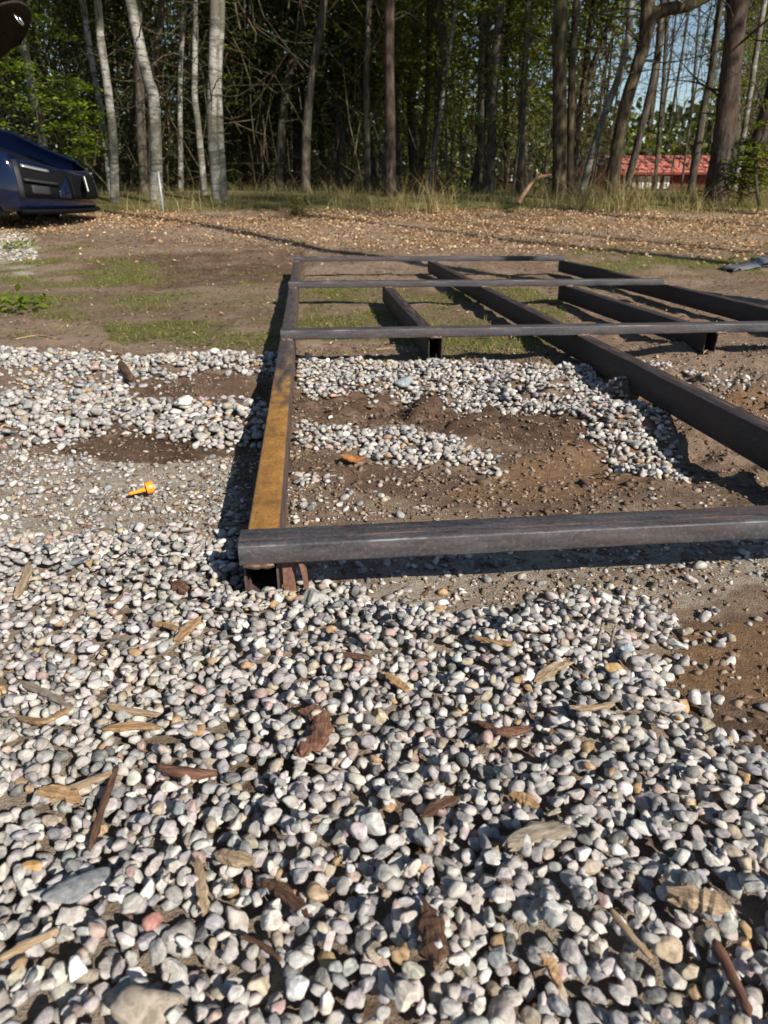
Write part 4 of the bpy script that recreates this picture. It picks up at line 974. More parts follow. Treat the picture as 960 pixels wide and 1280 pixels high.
SP = [(-40, 10.6, 3.4, 1.3, .8, BRIGHT, 'sunlit yellow-green sapling behind the car'), (62, 11.0, 2.9, 1.2, .9, BRIGHT, 'sunlit yellow-green sapling between the pale birch and the two-bend birch'), (20, 12.0, 3.8, 1.4, 1.4, BRIGHT, 'taller yellow-green sapling high behind the car bonnet'),
      (112, 12.0, 1.6, .8, .5, BRIGHT, 'low yellow-green sapling right above the car nose'), (560, 13.5, 4.0, 1.5, 1.0, GREEN, 'layered green sapling right of the middle pine'), (640, 13.0, 3.8, 1.4, .9, GREEN, 'layered green sapling behind the fallen branch'), (600, 15.5, 4.5, 1.7, 1.0, GREEN, 'taller green sapling further back in the centre right'),
      (520, 16, 4.5, 1.6, 1.1, GREEN, 'green sapling further back beside the middle pine'), (680, 15.0, 4.2, 1.4, 1.2, GREEN, 'green sapling behind the stout brown trunk'), (955, 10.9, 1.3, .8, .25, GREEN, 'low green bush at the right edge under the leaning pine'), (925, 11.3, .8, .6, .1, OLIVE, 'low olive bramble at the foot of the thickest pine'),
      (940, 14.5, 4.4, 1.5, 1.6, BRIGHT, 'yellow-green sapling right of the thickest pine'), (330, 15.5, 4.4, 1.4, 1.4, GREEN, 'dim green sapling right of the birch pair'), (440, 17, 4.8, 1.6, 1.3, GREEN, 'dim green sapling left of the middle pine'), (740, 17.5, 5.0, 1.6, 1.4, GREEN, 'green sapling far behind the dark red shed'), (850, 19, 5.5, 1.4, 2.9, GREEN, 'green sapling above the red roof')]
for q, (px, dist, h, rad, zb, pal, lb) in enumerate(SP): sapling(px, dist, h, rad, zb, pal, 'x', lb, seed=q, n=1500 if dist > 11.2 else 1300, leaf=.065)

# the wood beyond, one far mass of stems and leaves
r = np.random.default_rng(123); parts = []
n = 64000; xs = r.uniform(-48, 48, n); ys = r.uniform(36, 62, n); zs = ground_z(xs, ys) + r.uniform(0, 1, n) ** 1.7 * 14
cl = fbm(xs * .22 + zs * .1, zs * .3 + ys * .05, 12, 3); gap = np.clip((xs - 9) / 4, 0, 1) * np.clip((26 - xs) / 4, 0, 1)
ok = ((cl > -.13 + .21 * gap) | (zs < 3.4)) & ~((np.abs(xs - 20) < 16) & (zs < 2.6) & (ys < 52)); P = np.stack([xs, ys, zs], 1)[ok]
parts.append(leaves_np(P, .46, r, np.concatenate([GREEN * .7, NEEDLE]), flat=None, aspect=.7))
n = 36000; xs = r.uniform(-70, 70, n); ys = r.uniform(56, 80, n); zs = ground_z(xs, ys) + r.uniform(0, 1, n) ** 1.2 * 7
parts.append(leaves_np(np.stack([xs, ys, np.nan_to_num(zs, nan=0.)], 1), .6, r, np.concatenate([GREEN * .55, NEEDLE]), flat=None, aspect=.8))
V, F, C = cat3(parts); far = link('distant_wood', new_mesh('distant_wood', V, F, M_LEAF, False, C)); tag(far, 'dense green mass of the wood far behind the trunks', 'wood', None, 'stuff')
Vs, Fs, k0 = [], [], 0
for q in range(150):
    x, y = r.uniform(-44, 44), r.uniform(39, 58); g = float(ground_z(x, y)); lean = r.normal() * .5
    if abs(x - 20) < 16 and y < 52: continue
    v, f = tube(smooth_path(np.array([(x, y, g), (x + lean * .4, y, g + 5), (x + lean, y, g + 13)]), 3), np.linspace(r.uniform(.09, .2), .05, 7), 6); Vs.append(v); Fs.append(f + k0); k0 += len(v)
o = link('distant_trunks', new_mesh('distant_trunks', np.concatenate(Vs), np.concatenate(Fs), M_BARK['brown'])); tag(o, 'crowd of far thin trunks at the back of the wood', 'wood', None, 'stuff')

# tangle of bare twigs and thin stems between the trunks
r = np.random.default_rng(321); n = 11000; yy = r.uniform(13.2, 34, n) ; xx = r.uniform(-.72, .72, n) * yy; gz = ground_z(xx, yy); z0 = gz + r.uniform(-.1, 1, n) ** 1.3 * (2.5 + yy * .16); ln = r.uniform(.5, 2.4, n)
up = r.random(n) < .55; d = np.stack([r.normal(size=n) * .35, r.normal(size=n) * .35, np.where(up, 1.0, r.normal(size=n) * .35)], 1); d[~up, 0] = r.normal(size=(~up).sum()); d /= np.linalg.norm(d, axis=1)[:, None]
px_ = 480 + FPX * xx / (yy * math.cos(PITCH)); hide = (px_ > 755) & (px_ < 905) & (r.random(n) < .85); z0 = np.where(hide, z0 + 3.5, z0)
B = np.stack([xx, yy, z0], 1); k1 = B + d * (ln * .5)[:, None] + r.normal(size=(n, 3)) * .08 * ln[:, None]; k2 = B + d * ln[:, None] + r.normal(size=(n, 3)) * .16 * ln[:, None]
rad = r.uniform(.005, .013, n) * np.where(up, 1.5, 1.0); V = []
for c, s_ in ((B, 1.0), (k1, .75), (k2, .3)):
    for a in range(3): V.append(c + np.stack([np.cos(2.094 * a) * rad * s_, np.sin(2.094 * a) * rad * s_, np.where(up, 0, .8) * np.sin(2.094 * a + 1) * rad * s_], 1))
V = np.stack(V, 1).reshape(-1, 3); b = (np.arange(n) * 9)[:, None]; F = np.concatenate([b + [3 * i + a, 3 * i + (a + 1) % 3, 3 * i + 3 + (a + 1) % 3, 3 * i + 3 + a] for i in range(2) for a in range(3)])
o = link('twig_tangle', new_mesh('twig_tangle', V, F, M_BARK['brown'])); tag(o, 'tangle of bare twigs and thin stems filling the shade between the trunks', 'undergrowth', None, 'stuff')

# trees out of view at right whose shadows fall across the far ground
for q, (x, y, h, rr_) in enumerate(((8.2, -.6, 12.5, .13), (10.0, -1.4, 13.0, .10), (7.6, 4.6, 11.0, .12), (10.2, 4.0, 12.5, .14), (4.2, 1.2, 15.0, .11))):
    root = empty('roadside_tree', (x, y, 0)); tag(root, ('first', 'second', 'third', 'fourth', 'fifth', 'sixth', 'seventh', 'eighth')[q] + ' tall tree out of view beyond the right edge casting its shadow', 'tree', 'trees casting long shadows')
    P = smooth_path(np.array([(0, 0, -.1), (.1, .05, h * .35), (-.1, .1, h * .7), (.05, 0, h)]), 5); v, f = tube(P, np.linspace(rr_, .03, len(P)), 8); link('trunk', new_mesh('trunk', v, f, M_BARK['brown']), root)
    crown_objs(root, 'leaf', q, 1.3 if q < 2 else 2.3, 3.2 if q < 2 else 5.5, (0, 0, h - (2.6 if q < 2 else 4.8)), .12 if q < 2 else .16, GREEN, 'g', 'brown', 900 if q < 2 else 2200)

# ------------------------------------------------------------------ grass, litter
r = np.random.default_rng(64); parts = []
def band(n, x0, x1, y0, y1, h0, h1, w, lean, cols, keep=None):
    xs = r.uniform(x0, x1, n); ys = r.uniform(y0, y1, n)
    ok = r.random(n) < (keep(xs, ys) if keep else 1); xs, ys = xs[ok], ys[ok]
    return blades_np(xs, ys, ground_z(xs, ys) - .01, r.uniform(h0, h1, len(xs)), w, lean, r, cols)
edge = lambda x, y: np.clip((y - 10.0 - .9 * fbm(x * 1.3, y, 81, 3)) / .5, 0, 1) * np.clip(.55 + 2.6 * fbm(x * 1.1, y * 1.4, 83, 2), .05, 1)
parts.append(band(26000, -9, 9, 9.7, 13.5, .05, .22, .004, .8, np.concatenate([OLIVE, STRAW[2:]]), edge))
parts.append(band(16000, -9, 9, 10.0, 13.0, .14, .42, .0035, .9, STRAW, lambda x, y: edge(x, y) * np.clip(.2 + 4 * fbm(x * .9, y * .9, 85, 2), 0, 1)))
parts.append(band(5000, -12, 12, 13, 18, .05, .25, .005, .8, OLIVE))
V, F, C = cat3(parts); o = link('bank_grass', new_mesh('bank_grass', V, F, M_GRASS, False, C)); tag(o, 'olive and straw-coloured grass on the bank in front of the wood', 'grass', None, 'stuff')
def ingrass(x, y):
    k = np.zeros(len(x))
    for P in Z_GRASS: k = np.maximum(k, inpoly(P, x + .5 * fbm(x * 2, y * 2, 40, 3), y + .5 * fbm(x * 2, y * 2, 44, 3)) * 1.0)
    k = np.maximum(k, .45 * (fbm(x * 1.3, y * 1.6, 120 - 60, 3) > .05))
    return k * np.clip(.35 + 4.2 * fbm(x * 3.2, y * 3.2, 87, 3), 0.03, 1)
TURF = np.array([(.13, .19, .02), (.17, .22, .03), (.22, .22, .06), (.30, .24, .11)])
parts = [band(150000, -4.5, 3.2, 2.3, 8.2, .008, .042, .0019, .9, TURF, ingrass)]
V, F, C = cat3(parts); o = link('short_turf', new_mesh('short_turf', V, F, M_GRASS, False, C)); tag(o, 'thin short moss and turf on the bare soil around the frame', 'grass', None, 'stuff')
# dry leaves and wood chips strewn over the far ground
n = 110000; xs = r.uniform(-8, 8.5, n); ys = r.uniform(5.6, 10.6, n); kp = sstep(6.0, 7.8, ys + .25 * xs + 1.6 * fbm(xs * .8, ys * .8, 55, 3)) * np.clip(.75 + 2 * fbm(xs * 2, ys * 2, 90, 2), .1, 1) + .02
ok = r.random(n) < kp; xs, ys = xs[ok], ys[ok]
LIT = np.array([(.34, .19, .09), (.46, .31, .18), (.24, .125, .06), (.50, .39, .27), (.36, .22, .12), (.22, .13, .07), (.40, .27, .15), (.16, .10, .06)])
V, F, C = leaves_np(np.stack([xs, ys, ground_z(xs, ys) + r.uniform(.003, .02, len(xs))], 1), .031, r, LIT * 1.15, flat=.5, aspect=.6)
o = link('leaf_litter', new_mesh('leaf_litter', V, F, M_LITTER, False, C)); tag(o, 'tan dry leaves and chips strewn over the ground behind the frame', 'leaves', None, 'stuff')
n = 12000; xs = r.uniform(-4.5, 4, n); ys = r.uniform(2.3, 7.5, n)
V, F, C = leaves_np(np.stack([xs, ys, ground_z(xs, ys) + r.uniform(.002, .008, n)], 1), .026, r, np.concatenate([LIT, LIT * .4]), flat=.3, aspect=.25)
o = link('straw_bits', new_mesh('straw_bits', V, F, M_LITTER, False, C)); tag(o, 'scattered bits of straw and leaf on the soil around the frame', 'leaves', None, 'stuff')
# tall dry tufts
TU = [(455, 10.6, .45, 26, 'small dry grass tuft left of the middle pine'), (500, 10.4, .62, 34, 'tall dry grass tuft in front of the middle pine'), (540, 10.3, .70, 60, 'biggest dry grass tuft right of the middle pine'), (560, 10.5, .5, 40, 'dry tuft hugging the biggest tuft on its right'), (725, 10.5, .6, 46, 'dry grass tuft at the foot of the stout brown trunk'), (770, 10.3, .75, 70, 'wide dry tuft with long stalks falling right in front of the shed'), (800, 10.4, .7, 50, 'dry tuft with leaning stalks in front of the red house'), (850, 10.6, .5, 40, 'dry tuft left of the thickest pine'), (880, 10.2, .45, 40, 'short dry tuft in front of the thickest pine'), (235, 10.7, .4, 30, 'short dry tuft beside the thin post')]
for px, dist, h, n, lb in TU:
    b = at(px, 262, dist); b[2] = float(ground_z(b[0], dist)); x = r.normal(size=n) * .10; y = r.normal(size=n) * .07
    V, F, C = blades_np(x, y, np.full(n, -.02), h * r.uniform(.45, 1.05, n), .0045, .85, r, STRAW, 4); o = link('grass_tuft', new_mesh('grass_tuft', V, F, M_GRASS, False, C), None, b); tag(o, lb, 'grass tuft', 'tall dry grass tufts on the bank')
b = at(372, 268, 9.9); b[2] = float(ground_z(b[0], 9.9)); n = 260
V, F, C = leaves_np(np.stack([r.normal(size=n) * .05, r.normal(size=n) * .05, r.uniform(0, .24, n)], 1), .045, r, OLIVE, flat=.8); o = link('green_shoot', new_mesh('green_shoot', V, F, M_LEAF, False, C), None, b); tag(o, 'small upright green shoot at the edge of the grass in the middle', 'plant', None, 'stuff')
for px, py, lb in ((18, 312, 'low green weed growing on the small gravel patch'), (15, 372, 'tuft of greener grass at the left edge below the gravel patch')):
    b = gp(px, py, .06); b[2] = float(ground_z(b[0], b[1])); n = 70
    V, F, C = leaves_np(np.stack([r.normal(size=n) * .09, r.normal(size=n) * .12, r.uniform(0, .07, n)], 1), .05, r, BRIGHT * .7, flat=.8); o = link('weed', new_mesh('weed', V, F, M_LEAF, False, C), None, b); tag(o, lb, 'plant', None, 'stuff')

# sticks lying on the far ground
for pts, wd, lb in (([(221, 293), (238, 291), (256, 292)], .035, 'short pale log lying on the ground left of the far corner of the frame'), ([(298, 300), (318, 303), (345, 301)], .008, 'thin twig on the bare ground left of the far bar'), ([(112, 318), (130, 314), (146, 309)], .008, 'thin twig on the ground below the car nose'), ([(470, 438), (486, 436), (500, 437)], .006, 'little straw-thin twig left of the first open joist end'), ([(20, 425), (48, 420), (70, 424)], .007, 'thin twig on the mossy soil at the left edge'), ([(840, 372), (870, 366), (902, 369)], .010, 'thin twig between the two right-hand joists'), ([(742, 556), (752, 562), (766, 560)], .006, 'short twig on the dug soil beside the middle joist')):
    P = []
    for px, py in pts:
        c = gp(px, py, .0)
        for _ in range(4): c = gp(px, py, float(ground_z(c[0], c[1])))
        P.append(c + [0, 0, wd * .45])
    P = np.array(P); c = P.mean(0); Q = smooth_path(P - c, 4)
    o = MB().tube(Q, np.linspace(wd / 2, wd * .36, len(Q)), 7).build('log' if wd > .03 else 'twig', M_WOOD['grey' if wd > .03 else 'tan'], None, True, loc=c); tag(o, lb, 'log' if wd > .03 else 'twig', 'sticks on the bare ground')

# ------------------------------------------------------------------ thin post, fallen branch, plastic sheet
M_PALE = plain('galvanised', (.34, .35, .36), .5, .5, .3, .15, 40)
b = at(204, 268, 9.6); b[2] = float(ground_z(b[0], 9.6)); hgt = 50 / ppm(b)
post = empty('marker_post', b); tag(post, 'thin pale metal post at the edge of the wood in front of the leaning birch', 'post')
MB().tube([(0, 0, -.1), (.004, 0, hgt * .5), (.002, 0, hgt)], [.013, .013, .013], 8).build('pole', M_PALE, post, True); MB().tube([(.002, 0, hgt), (.002, 0, hgt + .02)], [.016, .013], 8).build('cap', M_PALE, post, True)
M_BR = wood_mat('peeled_branch', (.30, .17, .10), (.50, .34, .24), 12)
bpts = np.array([at(x, y, 10.2) for x, y in ((648, 254), (658, 240), (668, 227), (678, 221), (694, 218))]); fb = empty('fallen_branch', (bpts[0][0], 10.2, float(ground_z(bpts[0][0], 10.2)))); tag(fb, 'peeled orange-brown branch sticking up out of the bank grass', 'branch')
bpts[:, 1] += np.linspace(0, .25, 5); P = smooth_path(bpts - np.array(fb.location), 4); v, f = tube(P, np.linspace(.03, .016, len(P)), 8, .15); link('main_stem', new_mesh('main_stem', v, f, M_BR), fb)
v, f = tube(P[9] + np.array([(0, 0, 0), (.03, .02, .05), (.05, .03, .10)]), [.012, .009, .005], 6); link('side_twig', new_mesh('side_twig', v, f, M_BR), fb)
V = []; F = []; nn = 26
for i in range(nn):
    t = i / (nn - 1); c = gp(918 + 170 * t, 333 - 14 * t - 4 * math.sin(t * 3), .05); c[2] = float(ground_z(c[0], c[1]))
    for j in range(6):
        s = j / 5; V.append((c[0] + .02 * math.sin(i * 1.7 + j), c[1] + s * .22 + .03 * math.sin(i * 1.3), c[2] + .012 + (.05 * math.sin(math.pi * s) + .02 * math.sin(i * 2.1 + j * 1.4)) * min(1, 3 * t + .15)))
for i in range(nn - 1):
    for j in range(5): F.append((i * 6 + j, i * 6 + 6 + j, i * 6 + 7 + j, i * 6 + j + 1))
o = MB().add(V, F).build('plastic_sheet', plain('grey_plastic', (.10, .105, .115), .4, .5, 0, .5, 14), None, True); tag(o, 'crumpled grey plastic sheet on the ground at the right edge', 'sheet'); sm = o.modifiers.new('t', 'SOLIDIFY'); sm.thickness = .003

# ------------------------------------------------------------------ red house behind the wood
HD = 46.0
def hp(px, py, d=HD): return at(px, py, d)
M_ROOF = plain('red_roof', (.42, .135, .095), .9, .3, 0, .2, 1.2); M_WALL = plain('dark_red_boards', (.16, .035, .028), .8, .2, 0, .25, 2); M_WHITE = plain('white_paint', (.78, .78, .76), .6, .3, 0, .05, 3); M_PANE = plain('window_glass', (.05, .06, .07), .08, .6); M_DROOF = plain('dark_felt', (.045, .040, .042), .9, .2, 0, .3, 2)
xl, xr = hp(772, 215)[0], hp(1120, 215)[0]; ze, zb_, zr_ = hp(0, 216)[2], float(ground_z(15, HD)), hp(0, 197, HD + 3.2)[2]
house = empty('red_house', (xl, HD, zb_)); tag(house, 'low red-roofed house with white windows seen between the right-hand trunks', 'house')
hO = np.array(house.location)
MB().box(0.3, xr - xl - .3, .5, 6.0, -.2, ze - zb_).build('wall', M_WALL, house)
rz_ = zr_ - zb_; ez = ze - zb_; W = xr - xl
rf = MB().add([(0, 0, ez - .05), (W, 0, ez - .05), (W, 3.2, rz_), (0, 3.2, rz_), (W, 6.4, ez - .05), (0, 6.4, ez - .05), (0, 0, ez + .07), (W, 0, ez + .07), (W, 3.2, rz_ + .12), (0, 3.2, rz_ + .12), (W, 6.4, ez + .07), (0, 6.4, ez + .07)], [(0, 3, 2, 1), (3, 5, 4, 2), (6, 7, 8, 9), (9, 8, 10, 11), (0, 1, 7, 6), (5, 11, 10, 4), (0, 6, 9, 3), (3, 9, 11, 5), (1, 2, 8, 7), (2, 4, 10, 8)]).build('roof', M_ROOF, house)
for k in range(int(W / .8)):                       # roof battens
    x = .4 + .8 * k; MB().add([(x, .0, ez + .072), (x + .06, .0, ez + .072), (x + .06, 3.2, rz_ + .122), (x, 3.2, rz_ + .122), (x, .0, ez + .11), (x + .06, .0, ez + .11), (x + .06, 3.2, rz_ + .16), (x, 3.2, rz_ + .16)], [(4, 5, 6, 7), (0, 1, 5, 4), (1, 2, 6, 5), (3, 0, 4, 7)]).build('seam', M_ROOF, rf)
MB().box(.0, W, -.03, .0, ez - .10, ez + .03).build('fascia', M_WALL, house)  # dark wall colour here paints in the shade under the eave
for px0, px1 in ((793, 798), (801, 809), (811, 818), (820, 829), (832, 841), (940, 949)):
    a, c = hp(px0, 236) - hO, hp(px1, 220) - hO; w = MB(); x0, x1, z0, z1 = a[0], c[0], a[2], c[2]; fr = .10
    for bx in ((x0, x0 + fr, z0, z1), (x1 - fr, x1, z0, z1), (x0 + fr, x1 - fr, z0, z0 + fr), (x0 + fr, x1 - fr, z1 - fr, z1), (x0 + fr, x1 - fr, (z0 + z1) / 2 - .03, (z0 + z1) / 2 + .03)): w.box(bx[0], bx[1], .42, .50, bx[2], bx[3])
    wo = w.build('window', M_WHITE, house); MB().box(x0 + fr * .5, x1 - fr * .5, .455, .47, z0 + fr * .5, z1 - fr * .5).build('pane', M_PANE, wo)
# dark red shed to its left
x0, x1 = hp(718, 215, 40)[0], hp(768, 215, 40)[0]; gz = float(ground_z(x0, 40)); zt = hp(0, 206, 40)[2] - gz; zp = hp(0, 199, 41)[2] - gz; W2 = x1 - x0
shed = empty('red_shed', (x0, 40, gz)); tag(shed, 'dark red wooden shed with a dark roof left of the red house', 'shed')
nb = 12
for k in range(nb): MB().box(W2 * k / nb + .012, W2 * (k + 1) / nb - .012, 0, .04, -.1, zt).build('plank', M_WALL, shed)
MB().box(.0, W2, .045, 3.0, -.1, zt - .01).build('wall', M_WALL, shed)
MB().add([(-.25, -.3, zt - .02), (W2 + .25, -.3, zt - .02), (W2 + .25, 1.6, zp), (-.25, 1.6, zp), (W2 + .25, 3.4, zt - .02), (-.25, 3.4, zt - .02), (-.25, -.3, zt + .1), (W2 + .25, -.3, zt + .1), (W2 + .25, 1.6, zp + .12), (-.25, 1.6, zp + .12), (W2 + .25, 3.4, zt + .1), (-.25, 3.4, zt + .1)], [(0, 3, 2, 1), (3, 5, 4, 2), (6, 7, 8, 9), (9, 8, 10, 11), (0, 1, 7, 6), (5, 11, 10, 4), (0, 6, 9, 3), (3, 9, 11, 5), (1, 2, 8, 7), (2, 4, 10, 8)]).build('roof', M_DROOF, shed)

# ------------------------------------------------------------------ dark blue car with its bonnet up, nose pointing right
NX, NY = -3.42, 8.80
NZ = .165
car = empty('car', (NX, NY, NZ)); tag(car, 'dark blue car at the left edge with its bonnet raised', 'car')
def paint():
    m, nt, b = mat('dark_blue_paint', .10, .35); b.inputs['Base Color'].default_value = (.003, .0065, .024, 1); b.inputs['Coat Weight'].default_value = .5; b.inputs['Coat Roughness'].default_value = .04; return m
M_PAINT = paint(); M_BLACK = plain('black_plastic_recess_shade', (.004, .004, .005), .8, .12); M_GREY = plain('grey_trim', (.022, .023, .025), .5, .3); M_GLASS = plain('dark_glass', (.012, .015, .018), .03, .8); M_CHROME = plain('bright_trim', (.6, .62, .66), .2, .6, .8); M_TYRE = plain('tyre_rubber', (.015, .015, .016), .85, .3); M_LENS = plain('headlamp_lens', (.20, .23, .28), .05, .9, .5); M_LIN = plain('bonnet_liner', (.030, .022, .017), .9, .2, 0, .5, 25)
HW = .90
def nose(v): return -.36 * (abs(v) / HW) ** 2.7
plan = [(-4.35, -HW * .8), (-4.30, -HW)] + [(x, -HW) for x in np.arange(-4.2, -.45, .05)]
plan += [(nose(v), v) for v in np.concatenate([np.linspace(-HW, -HW * .8, 9), np.linspace(-HW * .78, HW * .78, 31), np.linspace(HW * .8, HW, 9)])]
plan += [(x, HW) for x in np.arange(-.45, -4.25, -.05)] + [(-4.30, HW), (-4.35, HW * .8)]
plan = np.array(plan)
def ztop(x): return float(np.interp(-x, [0, .10, .43, .75, 1.1, 1.5, 2.2, 4.4], [.58, .62, .73, .86, 1.03, 1.12, 1.10, 1.05]))
prof = [(.17, .10), (.20, .045), (.27, .02), (.40, .0), (.55, .0), (.72, .012), (.88, .035), (1.0, .085)]
def body_pt(x, y, fz, off=0.0):
    k = np.interp(fz, [p[0] for p in prof], [p[1] for p in prof]); zt_ = ztop(x); z = .17 + (zt_ - .17) * (fz - .17) / .83
    n = np.array([1.0 if abs(y) < HW - .001 and x > -.4 else 0.0, y / HW]); 
    if x > -.36: n = np.array([1.0, np.sign(y) * .36 * 2.7 / HW * (abs(y) / HW) ** 1.7])
    n = n / np.linalg.norm(n); q = np.array([x, y]) - n * (k - off); return (q[0], q[1], z)
fzs = [.17, .185, .21, .27, .34, .42, .5, .58, .66, .74, .81, .88, .93, .97, 1.0]
V = []; F = []
for x, y in plan:
    for fz in fzs: V.append(body_pt(x, y, fz))
m = len(fzs)
for i in range(len(plan) - 1):
    for j in range(m - 1):
        c = (np.array(V[i * m + j]) + np.array(V[(i + 1) * m + j + 1])) / 2
        if any((c[0] - wx) ** 2 + (c[2] - .32) ** 2 < .37 ** 2 for wx in (-.95, -3.55)) and abs(c[1]) > .5: continue
        F.append((i * m + j, (i + 1) * m + j, (i + 1) * m + j + 1, i * m + j + 1))
body = MB().add(V, F).build('body', M_PAINT, car, True); sm = body.modifiers.new('t', 'SOLIDIFY'); sm.thickness = .02; sm.offset = -1
def patch(name, v0, v1, f0, f1, off, mt, parent, n=10, k=4, taper=0.0, th=.01):
    """panel lying on the nose of the body between lateral v0..v1 and height f0..f1"""
    V = []; F = []
    for i in range(n + 1):
        for j in range(k + 1):
            s = i / n; t = j / k; v = v0 + (v1 - v0) * s; f = f0 + (f1 - f0) * t
            if taper: f = f0 + (f1 - f0) * (t * (1 - taper * (1 - s)) )
            V.append(body_pt(nose(v), v, f, off))
    for i in range(n):
        for j in range(k): F.append((i * (k + 1) + j, (i + 1) * (k + 1) + j, (i + 1) * (k + 1) + j + 1, i * (k + 1) + j + 1))
    o = MB().add(V, F).build(name, mt, parent, True); sm = o.modifiers.new('t', 'SOLIDIFY'); sm.thickness = th; sm.offset = 1; return o
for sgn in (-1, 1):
    it = patch('air_intake', sgn * .885, sgn * .36, .40, .92, .004, M_BLACK, car, 14)  # near-black panel on the bodywork paints in the shade of a recess
    patch('intake_surround', sgn * .893, sgn * .855, .38, .94, .012, M_GREY, it, 4)
    patch('light_bar', sgn * .84, sgn * .60, .855, .90, .018, M_CHROME, it, 8, 1)
    patch('louvre', sgn * .85, sgn * .55, .64, .68, .02, M_GREY, it, 8, 1, th=.03)
    patch('fog_lamp', sgn * .80, sgn * .64, .46, .60, .014, M_GREY, it, 6)
    patch('fin', sgn * .55, sgn * .40, .42, .85, .018, M_PAINT, it, 6, 4, .75)
patch('grille', -.34, .34, .40, .90, .006, M_BLACK, car, 14)
patch('splitter', -.895, .895, .17, .215, .05, M_BLACK, car, 30, 1, th=.03)
pl = empty('number_plate'); pl.parent = car
V = []
bpt = body_pt(nose(-.10), -.10, .72, .03); pm = MB(); pm.box(0, .008, -.24, .24, -.075, .075); pl_o = pm.build('plate', M_WHITE, car); bpy.data.objects.remove(pl); pl_o.name = 'number_plate'; pl_o.location = (bpt[0] + .02, -.10, bpt[2]); pl_o.rotation_euler = (0, -.12, .42)
for k in range(6):
    q = -.17 + .065 * k; MB().box(.0085, .010, q, q + .022, -.045, .045).build('character', M_BLACK, pl_o)
for sgn in (-1, 1):                                 # headlamps swept back along the wing
    V = []; F = []; n = 14; k = 4
    for i in range(n + 1):
        x = -.50 - .75 * i / n; h = .30 * math.sin(math.pi * (.12 + .8 * i / n))
        for j in range(k + 1):
            fz = .985 - h * j / k; V.append(body_pt(x, sgn * HW, fz, .006))
    for i in range(n):
        for j in range(k): F.append((i * 5 + j, (i + 1) * 5 + j, (i + 1) * 5 + j + 1, i * 5 + j + 1))
    hl = MB().add(V, F).build('headlamp', M_LENS, car, True); sm = hl.modifiers.new('t', 'SOLIDIFY'); sm.thickness = .012; sm.offset = 0
    for wx in (-.95, -3.55):
        w = empty('wheel'); w.parent = car; w.location = (wx, sgn * .80, .32)
        tor = []; 
        a = np.linspace(0, 2 * np.pi, 33); ring = np.stack([np.cos(a) * .27, 0 * a, np.sin(a) * .27], 1)
        V, F = tube(ring, .075, 10); MB().add(V, F).build('tyre', M_TYRE, w, True)
        rm = MB(); rm.tube([(0, -.02 * sgn, 0), (0, .05 * sgn, 0)], [.21, .21], 24); rm.build('rim', M_GREY, w)
bay = MB(); bay.add([(x, y * .86, ztop(x) - .16) for x, y in ((-.12, -HW * .7), (-1.55, -HW), (-1.55, HW), (-.12, HW * .7))] + [(x, y * .86, .3) for x, y in ((-.12, -HW * .7), (-1.55, -HW), (-1.55, HW), (-.12, HW * .7))], [(0, 3, 2, 1), (0, 1, 5, 4), (1, 2, 6, 5), (2, 3, 7, 6), (3, 0, 4, 7)]); bay.build('engine_bay', M_BLACK, car)
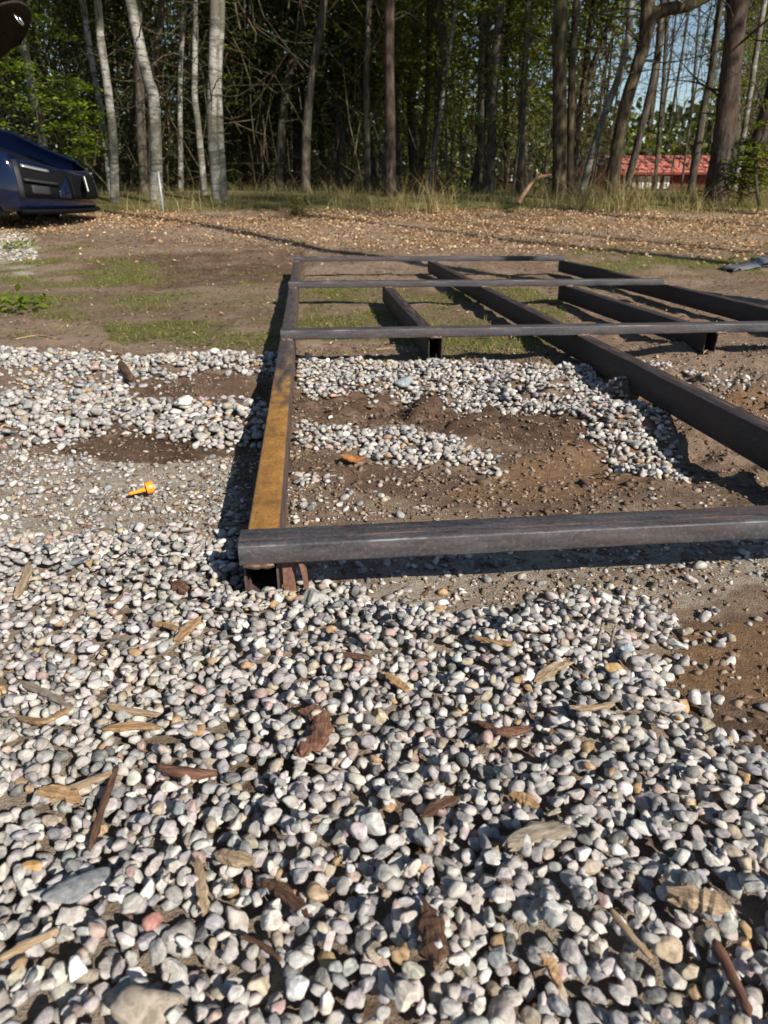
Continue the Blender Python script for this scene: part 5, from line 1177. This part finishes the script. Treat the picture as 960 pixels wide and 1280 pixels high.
# cabin
cb = MB(); prof2 = [(-1.45, 1.02), (-2.25, 1.43), (-3.2, 1.46), (-4.0, 1.22), (-4.30, 1.02)]
for x, z in prof2:
    w = HW - .06 - (z - 1.02) * .45; cb.v += [(x, -w, z), (x, w, z)]
cb.f = [(2 * i, 2 * i + 2, 2 * i + 3, 2 * i + 1) for i in range(4)] + [(0, 8, 6, 4, 2), (1, 3, 5, 7, 9), (0, 1, 9, 8)]
cab = cb.build('cabin', M_PAINT, car, False, .03)
ws = MB(); ws.add([(-1.50, -.76, 1.065), (-1.50, .76, 1.065), (-2.18, .62, 1.415), (-2.18, -.62, 1.415)], [(0, 1, 2, 3)]); o = ws.build('windscreen', M_GLASS, cab); o.location = (.02, 0, .015); o.modifiers.new('t', 'SOLIDIFY').thickness = .004
for sgn in (-1, 1):
    ws = MB(); ws.add([(-1.75, sgn * .80, 1.09), (-2.35, sgn * .672, 1.37), (-3.15, sgn * .665, 1.39), (-3.75, sgn * .765, 1.18), (-3.8, sgn * .80, 1.09)], [(0, 1, 2, 3, 4)]); o = ws.build('side_window', M_GLASS, cab); o.location = (0, sgn * .012, 0); o.modifiers.new('t', 'SOLIDIFY').thickness = .004
# raised bonnet: hinge near the windscreen, front edge high
V = []; F = []; n = 12; k = 12; Lb = 1.36; ang = math.radians(30); HZ = 1.45
for i in range(n + 1):
    s = i / n; 
    for j in range(k + 1):
        t = 2 * j / k - 1; wd = .78 - .16 * s; cut = .45 * abs(t) ** 2.4 * s ** 3
        u = s * Lb - cut; bulge = .05 * (1 - t * t) + .10 * math.sin(math.pi * s) * .5
        V.append((-1.50 + u * math.cos(ang) - bulge * math.sin(ang), wd * t, HZ + u * math.sin(ang) + bulge * math.cos(ang)))
for i in range(n):
    for j in range(k): F.append((i * (k + 1) + j, (i + 1) * (k + 1) + j, (i + 1) * (k + 1) + j + 1, i * (k + 1) + j + 1))
bon = MB().add(V, F).build('bonnet', M_PAINT, car, True); sm = bon.modifiers.new('t', 'SOLIDIFY'); sm.thickness = .012; sm.offset = 0
V2 = [(x + .035 * math.sin(ang) - .0, y * .93, z - .035 * math.cos(ang)) for x, y, z in V]
lin = MB().add(V2, F).build('liner', M_LIN, bon, True); sm = lin.modifiers.new('t', 'SOLIDIFY'); sm.thickness = .02; sm.offset = 0
cu, su = math.cos(ang), math.sin(ang); q = lambda u, y, d: (-1.50 + u * cu + d * su, y, HZ + u * su - d * cu)
MB().tube(smooth_path(np.array([q(1.22, -.05, .0), q(1.22, -.05, .09), q(1.22, 0, .115), q(1.22, .05, .09), q(1.22, .05, .0)]), 4), .008, 6).build('striker', M_CHROME, bon, True)
MB().tube([q(1.0, -.55, .02), (-.62, -.70, .80)], [.006, .006], 6).build('prop_rod', M_GREY, car, True)

print('triangles', sum(len(m.loop_triangles) or sum(len(p.vertices) - 2 for p in m.polygons) for m in bpy.data.meshes))
